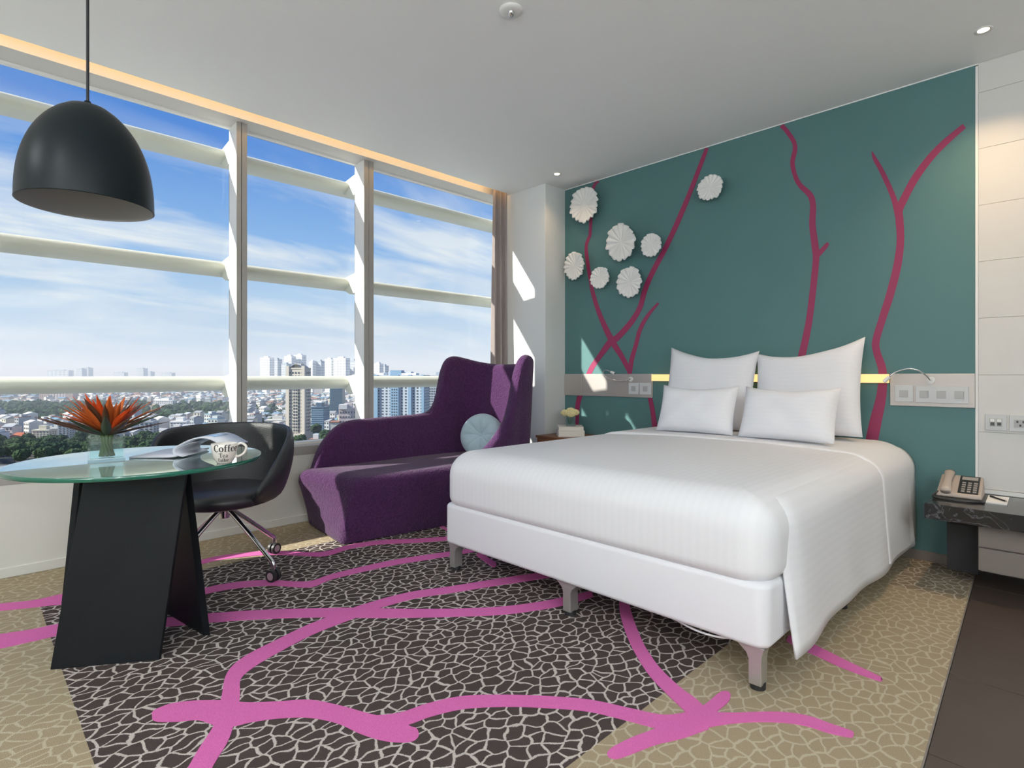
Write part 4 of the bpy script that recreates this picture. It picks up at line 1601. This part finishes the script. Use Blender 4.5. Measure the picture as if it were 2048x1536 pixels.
# fill lamps added out of view to brighten the room
FILL = 17
for (x, y, lab) in ((-2.9, -1.6, 'added fill downlight behind the camera nearest the window'), (-1.4, -1.2, 'added fill downlight behind the camera over the carpet'),
                    (.2, -1.2, 'added fill downlight behind the camera beside the tiled strip'), (1.6, -1.0, 'added fill downlight behind the camera over the tiles'), (1.7, .15, 'added fill downlight right of the frame over the tiles')):
    downlight(x, y, lab, FILL, NEUT, M_bulb_fill, spread=170)
for (x, y, lab) in ((-.6, -2.35, 'added fill lamp, tall white bowl uplighter behind the camera'), (1.8, -2.2, 'added fill lamp, tall white bowl uplighter in the far corner'), (2.3, .1, 'added fill lamp, tall white bowl uplighter right of the frame')):
    fl = thing('fill_floor_lamp', lab, 'lamp', (x, y, 0))  # added uplighter, an unseen source of fill light
    MB().lathe([(.001, 0), (.15, 0), (.15, .012), (.02, .025), (.012, .03)], 32).build('base', M_chrome, fl, auto=40)
    MB().cyl((0, 0, .02), (0, 0, 1.45), .012, seg=12).build('pole', M_chrome, fl, auto=40)
    MB().lathe([(.001 + .2 * math.sin(PI * k / 16), 1.62 - .2 * math.cos(PI * k / 16)) for k in range(9)], 32).build('bowl', M_trim, fl, smooth=True)
    MB().lathe([(.001 + .19 * math.sin(PI * k / 16), 1.62 - .19 * math.cos(PI * k / 16)) for k in range(8, 17)], 32).build('diffuser', M_fill_glow, fl, smooth=True)

# ------------------------------------------------------------------ the city outside
GZ = -60.0
city_rnd = random.Random(5)


def cmat(name, rgb, rough=.8, spec=.2):
    return mat(name, rgb, rough, spec=spec)


M_ground = mat('city_ground', (.16, .16, .145), .9, var=.3, vscale=.02)
W_COL = [(.60, .58, .54), (.72, .70, .67), (.46, .43, .38), (.50, .42, .36), (.38, .40, .42), (.56, .53, .43), (.34, .37, .40), (.58, .50, .48), (.44, .47, .46), (.76, .75, .73)]
M_hw = [cmat('house_wall_%d' % i, c) for i, c in enumerate(W_COL)]
M_roof_red = cmat('orange_tile_roof', (.42, .12, .06))
M_roof_rust = cmat('rust_sheet_roof', (.28, .15, .11))
M_roof_grey = cmat('grey_sheet_roof', (.30, .31, .32))
M_roof_blue = cmat('blue_sheet_roof', (.16, .27, .36))
M_win = cmat('far_window_dark', (.055, .065, .08), .4, .5)
M_winl = cmat('far_window_blue', (.16, .20, .24), .4, .5)
M_tower = cmat('tower_cream', (.55, .51, .44))
M_bluew = cmat('blue_white_render', (.44, .50, .56))
M_blued = cmat('blue_band_render', (.22, .35, .48))
M_whitet = cmat('white_tower_render', (.78, .78, .76))
M_greyt = cmat('grey_tower_render', (.36, .41, .46))
M_tealg = cmat('teal_curtain_wall', (.05, .22, .24), .3, .6)
M_darkg = cmat('dark_blue_curtain_wall', (.06, .11, .17), .3, .6)
M_pinkb = cmat('pink_render', (.52, .38, .33))
M_crown = [mat('tree_crown_%d' % i, c, .9, var=.45, vscale=.45, spec=.1) for i, c in enumerate([(.032, .062, .024), (.044, .078, .030), (.025, .052, .026)])]
M_trunk = cmat('tree_trunk', (.08, .06, .045))

cg = MB().prism([far(-2500, 200, GZ - .5), far(4200, 200, GZ - .5), far(4200, 14000, GZ - .5), far(-2500, 14000, GZ - .5)], (0, 0, .5)).build('ground', M_ground)
struct(cg, 'distant city ground far below the window')


def place(o, px, D, yaw=0.0):
    o.location = far(px, D, GZ)
    o.rotation_euler = (0, 0, YAW + yaw)


def facade(mb, x0, x1, z0, z1, nx, nz, y, ww=.55, wh=.5, mi=0, t=.25):
    """window blocks on a face y = const (towards -y)"""
    dx, dz = (x1 - x0) / nx, (z1 - z0) / nz
    for i in range(nx):
        for k in range(nz):
            cx_, cz_ = x0 + dx * (i + .5), z0 + dz * (k + .5)
            mb.box(cx_ - dx * ww / 2, cx_ + dx * ww / 2, y - t, y + .02, cz_ - dz * wh / 2, cz_ + dz * wh / 2, mi)


def side_facade(mb, y0, y1, z0, z1, ny, nz, x, sgn, ww=.55, wh=.5, mi=0, t=.25):
    dy, dz = (y1 - y0) / ny, (z1 - z0) / nz
    for i in range(ny):
        for k in range(nz):
            cy_, cz_ = y0 + dy * (i + .5), z0 + dz * (k + .5)
            xa, xb = sorted((x + sgn * t, x - sgn * .02))
            mb.box(xa, xb, cy_ - dy * ww / 2, cy_ + dy * ww / 2, cz_ - dz * wh / 2, cz_ + dz * wh / 2, mi)


def tower(name, label, px0, px1, ytop, D, depth, wall, winm, nx, nz, yaw=0.0, ww=.5, wh=.5, extras=None, group=None, fins=0, finm=None, roof=None, ny=None):
    w = (px1 - px0) / F * D
    h = CZ + (HY - ytop) / F * D - GZ
    t = thing(name, label, 'building', (0, 0, 0), group=group)
    place(t, (px0 + px1) / 2, D, yaw)
    MB().box(-w / 2, w / 2, 0, depth, 0, h).build('wall', wall, t)
    m_ = MB()
    facade(m_, -w / 2 + w * .02, w / 2 - w * .02, h * .02, h * .97, nx, nz, 0, ww, wh)
    nside = ny or max(2, int(nx * depth / w))
    side_facade(m_, 0, depth, h * .02, h * .97, nside, nz, w / 2, 1, ww, wh)
    side_facade(m_, 0, depth, h * .02, h * .97, nside, nz, -w / 2, -1, ww, wh)
    g = m_.build('window_grid', winm, t)
    g['kind'] = 'stuff'
    if fins:
        for i in range(fins + 1):
            x = -w / 2 + w * i / fins
            MB().box(x - w * .012, x + w * .012, -.9, .0, 0, h * 1.01).build('fin', finm or wall, t)
    MB().box(-w / 2 * 1.02, w / 2 * 1.02, -.4, depth + .4, h, h + 1.2).build('parapet', roof or wall, t)
    MB().box(-w * .22, w * .22, depth * .25, depth * .7, h + 1.2, h + 5).build('roof_house', wall, t)
    if extras:
        extras(t, w, h, depth)
    return t


# slim cream apartment tower
def ext_cream(t, w, h, d):
    for sx in (-1, 1):
        MB().box(sx * w * .5 - 1.6, sx * w * .5 + 1.6, -1.2, 2.2, 0, h + 3.0).build('corner_pier', M_tower, t)
    MB().box(-w * .16, w * .16, -1.0, 1, 0, h * .9).build('centre_bay', M_tower, t)
    m_ = MB()
    facade(m_, -w * .15, w * .15, h * .04, h * .9, 2, 20, -1.0, .6, .62)
    m_.build('bay_window_grid', M_win, t)['kind'] = 'stuff'
    m_ = MB()
    n = 10
    secs_ = [[(x, 0 + y_, h + 1 + 3.4 * math.sin(PI * k / n)) for (x, y_) in ((-w * .4 + w * .8 * k / n, 0), (-w * .4 + w * .8 * k / n, d))] for k in range(n + 1)]
    m_.grid(secs_)
    m_.build('arched_roof', M_greyt, t)
    MB().box(-w * .62, w * .62, -3, d, 0, 7).build('podium', M_tower, t)


tower('apartment_tower', 'slim cream apartment tower rising in front of the white high-rises', 575, 608, 738, 520, 14, M_tower, M_win, 5, 20, -.12, .5, .5, ext_cream)
# wide blue and white block behind the chaise


def ext_blue(t, w, h, d):
    for a, b in ((.05, .12), (.36, .52), (.70, .76), (.95, 1.0)):
        MB().box(-w / 2 + w * a, -w / 2 + w * b, -2.0, 0, 0, h + 1.5).build('blue_bay', M_blued, t)
    m_ = MB()
    facade(m_, -w / 2 + w * .375, -w / 2 + w * .505, h * .02, h * .93, 3, 17, -2.0, .45, .46)
    m_.build('bay_window_grid', M_win, t)['kind'] = 'stuff'
    MB().box(-w * .16, w * .05, 2, d * .6, h, h + 6.5).build('lift_house', M_blued, t)
    MB().box(w * .06, w * .34, 1, d * .6, h, h + 3.4).build('lift_house', M_whitet, t)
    MB().box(-w * .42, -w * .28, 1, d * .6, h, h + 3.6).build('lift_house', M_whitet, t)


tower('apartment_block', 'wide pale blue apartment block behind the purple chaise', 742, 850, 752, 640, 22, M_bluew, M_win, 13, 17, -.12, .40, .46, ext_blue)
tower('apartment_block', 'grey apartment block with dense square windows right of the blue block', 846, 930, 752, 700, 20, M_greyt, M_win, 18, 18, -.1, .55, .55)
tower('office_tower', 'teal glass office tower with rounded side', 660, 684, 772, 760, 20, M_tealg, M_darkg, 6, 18, .1, .85, .8)
tower('office_block', 'dark blue glass office block with horizontal bands', 622, 648, 816, 570, 14, M_darkg, M_blued, 1, 12, -.1, .98, .22)


def ext_pink(t, w, h, d):
    MB().box(-w * .9, -w * .45, -6, d * .6, 0, h * .62).build('terrace_wing', M_hw[0], t)
    MB().box(-w * .95, -w * .4, -6.5, d * .6, h * .62, h * .65).build('terrace_roof', M_roof_rust, t)
    MB().box(-w * .48, -w * .02, -2, d * .5, h, h + 4).build('roof_terrace', M_hw[1], t)


tower('apartment_house', 'pale pink apartment house with stepped roof terrace', 678, 712, 818, 500, 14, M_hw[7], M_win, 6, 7, .15, .35, .4, ext_pink)
# far white high-rises
for (a, b, yt, D, lab, wl, wn_, nx, nz) in (
        (517, 542, 716, 1650, 'leftmost far white high-rise standing by the mullion', M_whitet, M_greyt, 6, 30),
        (542, 557, 719, 1700, 'narrow grey high-rise joined to the leftmost white one', M_greyt, M_whitet, 4, 30),
        (566, 585, 713, 1620, 'tall white high-rise behind the slim cream tower', M_whitet, M_greyt, 5, 32),
        (586, 606, 711, 1640, 'tallest far white high-rise above the slim cream tower', M_whitet, M_greyt, 5, 32),
        (561, 575, 728, 1600, 'lower grey-blue high-rise left of the slim cream tower', M_greyt, M_whitet, 4, 26),
        (617, 626, 724, 1550, 'narrow white slab of the middle far high-rise', M_whitet, M_greyt, 3, 26),
        (626, 644, 723, 1560, 'grey far high-rise standing alone right of cream tower', M_greyt, M_whitet, 5, 26),
        (648, 664, 719, 1500, 'left white slab of the wide far high-rise cluster', M_whitet, M_greyt, 5, 28),
        (664, 694, 717, 1480, 'central white slab of the wide far high-rise cluster', M_whitet, M_greyt, 8, 28),
        (694, 711, 722, 1520, 'right grey slab of the wide far high-rise cluster', M_greyt, M_whitet, 5, 28),
        (747, 760, 728, 1500, 'far white high-rise peeking over the blue block', M_whitet, M_greyt, 4, 26),
        (760, 771, 732, 1550, 'lower far grey high-rise peeking over the blue block', M_greyt, M_whitet, 4, 26)):
    tower('high_rise', lab, a, b, yt, D, 18, wl, wn_, nx, nz // 2, -.38, .45, .55, group='far high-rises')
# hazy skyline on the left
for (a, b, yt, D, lab) in ((90, 142, 741, 3300, 'broad hazy far slab on the skyline left of the flowers'), (152, 165, 738, 3200, 'single hazy far tower above the flowers'),
                           (164, 178, 736, 3250, 'pair mate of the hazy far tower above the flowers'), (272, 288, 737, 3200, 'squared hazy far tower right of the flowers'), (290, 302, 744, 3300, 'low hazy far tower beside the squared one'),
                           (225, 250, 745, 3600, 'low hazy far block between the towers'), (320, 345, 746, 3500, 'low hazy far block near the mullion')):
    tower('high_rise', lab, a, b, yt, D, 30, M_greyt, M_whitet, 5, 8, -.2, .4, .4, group='hazy skyline towers')
# pink pair on the left
for (a, b, lab) in ((79, 98, 'left pink apartment slab beyond the park'), (131, 146, 'right pink apartment slab beyond the park'), (99, 130, 'mauve apartment block between the two pink slabs')):
    tower('apartment_slab', lab, a, b, 783, 1230, 16, M_pinkb if b != 130 else M_hw[7], M_win, 5, 8, .0, .4, .45, group='apartment slabs beyond the park')
tower('apartment_house', 'white block of flats beyond the park near the mullion', 310, 345, 802, 1010, 14, M_hw[9], M_win, 8, 6, 0, .4, .45)
tower('apartment_house', 'grey blue narrow house behind the vase', 116, 138, 850, 505, 10, M_hw[6], M_win, 3, 8, .1, .5, .45)
tower('apartment_house', 'tall grey concrete house right of the vase', 279, 306, 845, 520, 10, M_hw[4], M_win, 3, 7, .1, .5, .5)
tower('apartment_house', 'blue house wall above the tree belt', 98, 117, 858, 545, 10, M_hw[8], M_win, 3, 6, .0, .4, .4)
tower('apartment_house', 'cream house with rooftop room left of the vase', 65, 97, 862, 520, 10, M_hw[5], M_win, 5, 5, .1, .35, .4)
tower('apartment_house', 'white cream house pair above the chair back', 340, 372, 845, 590, 12, M_hw[9], M_win, 5, 6, .1, .4, .4)
tower('apartment_house', 'pale high house left of the slim cream tower', 530, 575, 842, 600, 12, M_hw[0], M_win, 7, 7, .1, .4, .4)
tower('apartment_house', 'small flat white pavilion with rust roof above the sill', 618, 642, 881, 470, 8, M_hw[9], M_win, 3, 1, .1, .4, .4, roof=M_roof_rust)
# orange roofed villa
vl = thing('villa', 'villa with bright orange hipped roof among the trees', 'house')
place(vl, 33, 505, .1)
MB().box(-6, 6, 0, 9, 0, 5).build('wall', M_hw[5], vl)
rf = MB()
rf.add([(-7, -1, 5), (7, -1, 5), (7, 10, 5), (-7, 10, 5), (-3, 4.5, 9), (3, 4.5, 9)], [(0, 1, 5, 4), (1, 2, 5), (2, 3, 4, 5), (3, 0, 4), (3, 2, 1, 0)])
rf.build('roof', M_roof_red, vl)
m_ = MB()
facade(m_, -5, 5, .5, 4.5, 3, 1, 0, .4, .5)
m_.build('window_grid', M_win, vl)['kind'] = 'stuff'

HERO = [(570, 615, 480, 560), (738, 935, 600, 740), (655, 690, 740, 800), (615, 655, 540, 600), (660, 715, 470, 540), (75, 150, 1200, 1270), (308, 348, 990, 1040), (20, 50, 480, 530), (60, 140, 490, 560), (275, 310, 505, 540), (335, 376, 570, 620),
        (525, 578, 580, 630), (612, 645, 455, 490)]


def in_hero(px, D, m=6):
    return any(a - m < px < b + m and c - 12 < D < d + 12 for a, b, c, d in HERO)


def in_park(px, D):
    if px < 215 and 690 < D < 1130:
        return True
    if 255 < px < 470 and 700 < D < 1120:
        return not (300 < px < 352 and D > 960)
    if 505 < px < 562 and 800 < D < 960:
        return True
    if px < 470 and D < 480:
        return True
    if 495 < px < 660 and D < 500:
        return True
    return False


def house_mesh(mb, w, d, h, wall, roofm, winm, rnd, windows=True, o=(0, 0), yaw=0.0, mw=0, mr=1, mg=2):
    c_, s_ = math.cos(yaw), math.sin(yaw)

    def tr(p):
        return (o[0] + p[0] * c_ - p[1] * s_, o[1] + p[0] * s_ + p[1] * c_, p[2])

    def bx(x0, x1, y0, y1, z0, z1, mi):
        t = MB().box(x0, x1, y0, y1, z0, z1)
        mb.add([tr(p) for p in t.v], t.f, mi)
    bx(-w / 2, w / 2, 0, d, 0, h, mw)
    kind = rnd.random()
    if kind < .45:
        bx(-w * .5, w * .5, -.3, d + .2, h, h + .7, mr)
        bx(-w * .3, w * .25, d * .3, d * .8, h + .7, h + 3, mw)
        if kind < .2:
            bx(-w * .38, w * .32, d * .22, d * .88, h + 3, h + 3.4, mr)
    else:
        mb.add([tr(p) for p in [(-w * .53, -.6, h), (w * .53, -.6, h), (w * .53, d + .5, h), (-w * .53, d + .5, h), (-w * .53, d / 2, h + 2.2), (w * .53, d / 2, h + 2.2)]],
               [(0, 1, 5, 4), (1, 2, 5), (2, 3, 4, 5), (3, 0, 4), (3, 2, 1, 0)], mr)
    if windows:
        nf = max(1, int(h / 3.4))
        nx = max(1, int(w / 3))
        for f in range(nf):
            for i in range(nx):
                cx_ = -w / 2 + w * (i + .5) / nx
                z = h * (f + .5) / nf
                bx(cx_ - .75, cx_ + .75, -.2, .05, z - .8, z + .8, mg)


hp = []
for k in range(20):
    mb = MB()
    w = city_rnd.uniform(6, 12)
    h = city_rnd.choice([7, 8, 10, 11, 13, 15, 18])
    house_mesh(mb, w, city_rnd.uniform(9, 14), h, None, None, None, city_rnd)
    me = bpy.data.meshes.new('house')
    me.from_pydata(mb.v, [], mb.f)
    for q in (M_hw[k % 10], city_rnd.choice([M_roof_rust, M_roof_grey, M_roof_grey, M_roof_blue, M_hw[4], M_hw[1]]), M_win):
        me.materials.append(q)
    me.polygons.foreach_set('material_index', mb.mi)
    me.update()
    hp.append(me)
cands = []
D = 400.0
while D < 1500:
    px = -120.0
    while px < 1010:
        step = city_rnd.uniform(14, 19)
        px += step / D * F
        if in_park(px, D) or in_hero(px, D) or (px > 720 and D < 1200):
            continue
        if city_rnd.random() < .10:
            continue
        cands.append((D + city_rnd.uniform(-3, 3), px, city_rnd.uniform(-.55, .15), city_rnd.randrange(20)))
    D += 24
cands.sort()
indiv = [c for c in cands if c[1] > -30][:270]
rest = cands[len(indiv):] if False else [c for c in cands if c not in set(indiv)]
COLN = ['grey white', 'white', 'tan', 'buff', 'grey blue', 'cream', 'slate', 'pale pink', 'grey green', 'bright white']
for (D, px, yw, k) in indiv:
    o = bpy.data.objects.new('house', hp[k])
    COL.objects.link(o)
    place(o, px, D, yw)
    tag(o, 'small %s low-rise house in the dense city below the window' % COLN[k % 10], 'house', 'small %s city houses' % COLN[k % 10])


# everything farther away, joined
def far_fabric(lst, name, label, win):
    mb = MB()
    rnd_ = random.Random(9)
    for (D, px, yw, k) in lst:
        p = far(px, D)
        w = rnd_.uniform(7, 15) if D < 1500 else rnd_.uniform(10, 34)
        h = rnd_.choice([7, 8, 9, 11, 13, 15]) if D < 1500 else rnd_.choice([8, 10, 12, 14, 16, 20, 28])
        house_mesh(mb, w, rnd_.uniform(9, 16), h, None, None, None, rnd_, windows=(win and D < 1100), o=(p.x, p.y), yaw=YAW + yw, mw=k % 10, mr=10 + rnd_.randrange(4), mg=14)
    o = mb.build(name, M_hw + [M_roof_rust, M_roof_grey, M_roof_blue, M_hw[1], M_win])
    o.location.z = GZ
    o['kind'] = 'stuff'
    tag(o, label, 'city')


far_fabric(rest, 'city_blocks', 'dense carpet of small houses in the middle distance', True)
lst = []
D = 1520.0
while D < 7500:
    px = -200.0
    while px < 1040:
        px += city_rnd.uniform(16, 34) * (1 + D / 5000) / D * F
        if city_rnd.random() < .15:
            continue
        lst.append((D + city_rnd.uniform(-15, 15), px, city_rnd.uniform(-.6, .6), city_rnd.randrange(20)))
    D += 36 + D * .012
far_fabric(lst, 'distant_city_blocks', 'hazy low city stretching to the horizon', False)


# trees
def crown_mesh(seed, r, h, sub=3):
    rnd_ = random.Random(seed)
    import bmesh
    bm = bmesh.new()
    blobs = [(0, 0, h * .62, r * .8)] + [(rnd_.uniform(-.5, .5) * r, rnd_.uniform(-.5, .5) * r, h * rnd_.uniform(.45, .8), r * rnd_.uniform(.4, .6)) for _ in range(7)]
    for (x, y, z, s) in blobs:
        ret = bmesh.ops.create_icosphere(bm, subdivisions=sub, radius=s, matrix=Matrix.Translation((x, y, z)))
        for v_ in ret['verts']:
            c = Vector((x, y, z))
            dd = v_.co - c
            v_.co = c + dd * (rnd_.uniform(.80, 1.18) * (1 + .12 * math.sin(v_.co.x * 3.1 + v_.co.z * 2.3) * math.sin(v_.co.y * 3.3)))
            v_.co.z = c.z + (v_.co.z - c.z) * .8
    me = bpy.data.meshes.new('crown')
    bm.to_mesh(me)
    bm.free()
    me.materials.append(M_crown[seed % 3])
    return me


crowns = [crown_mesh(i, city_rnd.uniform(4.5, 6.0), city_rnd.uniform(9, 12)) for i in range(5)]
tm = MB().cyl((0, 0, 0), (0, 0, 5), .4, .25, seg=6)
tme = bpy.data.meshes.new('trunk')
tme.from_pydata(tm.v, [], tm.f)
tme.materials.append(M_trunk)
tl = []
for k in range(2500):
    if len(tl) >= 285:
        break
    r_ = city_rnd.random()
    if r_ < .50:
        px, D, zone = city_rnd.uniform(-40, 455), city_rnd.uniform(385, 485), 0
    elif r_ < .70:
        px, D, zone = city_rnd.uniform(498, 655), city_rnd.uniform(420, 500), 1
    elif r_ < .88:
        px, D, zone = city_rnd.uniform(-30, 215), city_rnd.uniform(690, 760), 2
    else:
        px, D, zone = city_rnd.uniform(262, 455), city_rnd.uniform(700, 770), 3
    if in_hero(px, D, 2) or any((far(px, D) - far(a, b)).length < 8.5 for a, b, _ in tl):
        continue
    tl.append((px, D, zone))
TLAB = ['round green tree in the belt below the glass table', 'round green tree at the foot of the slim cream tower', 'round green tree at the near edge of the left park', 'round green tree at the near edge of the park by the mullion']
for i, (px, D, zone) in enumerate(tl):
    t = bpy.data.objects.new('tree', None)
    COL.objects.link(t)
    place(t, px, D, city_rnd.uniform(0, 6))
    s_ = city_rnd.uniform(.75, 1.25)
    t.scale = (s_, s_, s_)
    tag(t, TLAB[zone], 'tree', TLAB[zone].replace('round green tree', 'trees'))
    a = bpy.data.objects.new('crown', crowns[i % 5])
    b = bpy.data.objects.new('trunk', tme)
    for q in (a, b):
        COL.objects.link(q)
        q.parent = t
mb = MB()
cv = [([v_.co[:] for v_ in c.vertices], [tuple(p.vertices) for p in c.polygons]) for c in [crown_mesh(40 + i, 5.2, 10.5, 1) for i in range(5)]]
for k in range(650):
    while True:
        px, D = city_rnd.uniform(-60, 565), city_rnd.uniform(690, 1130)
        if city_rnd.random() < .06:
            px, D = city_rnd.uniform(495, 735), city_rnd.uniform(500, 1300)
            break
        if in_park(px, D):
            break
    p = far(px, D)
    s_ = city_rnd.uniform(.8, 1.4)
    a = city_rnd.uniform(0, 6)
    vs, fs = cv[k % 5]
    ca, sa = math.cos(a) * s_, math.sin(a) * s_
    mb.add([(p.x + x * ca - y * sa, p.y + x * sa + y * ca, z * s_) for x, y, z in vs], fs, k % 3)
pk = mb.build('park_trees', M_crown)
pk.location.z = GZ
pk['kind'] = 'stuff'
tag(pk, 'dense dark green tree canopy of the city parks', 'trees')

# ------------------------------------------------------------------ haze over the city
M_haze = bpy.data.materials.new('city_haze')
M_haze.use_nodes = True
nt = M_haze.node_tree
nt.nodes.clear()
ho = nt.nodes.new('ShaderNodeOutputMaterial')
hv = nt.nodes.new('ShaderNodeVolumeScatter')
hv.inputs['Color'].default_value = (.80, .90, 1.0, 1)
hv.inputs['Density'].default_value = .00026
hv.inputs['Anisotropy'].default_value = 0.0
nt.links.new(hv.outputs[0], ho.inputs['Volume'])
hz = MB().prism([far(-2400, 330, GZ), far(4100, 330, GZ), far(4100, 13000, GZ), far(-2400, 13000, GZ)], (0, 0, 260)).build('haze', M_haze)
hz['kind'] = 'stuff'
tag(hz, 'pale blue morning haze lying over the distant city', 'haze')
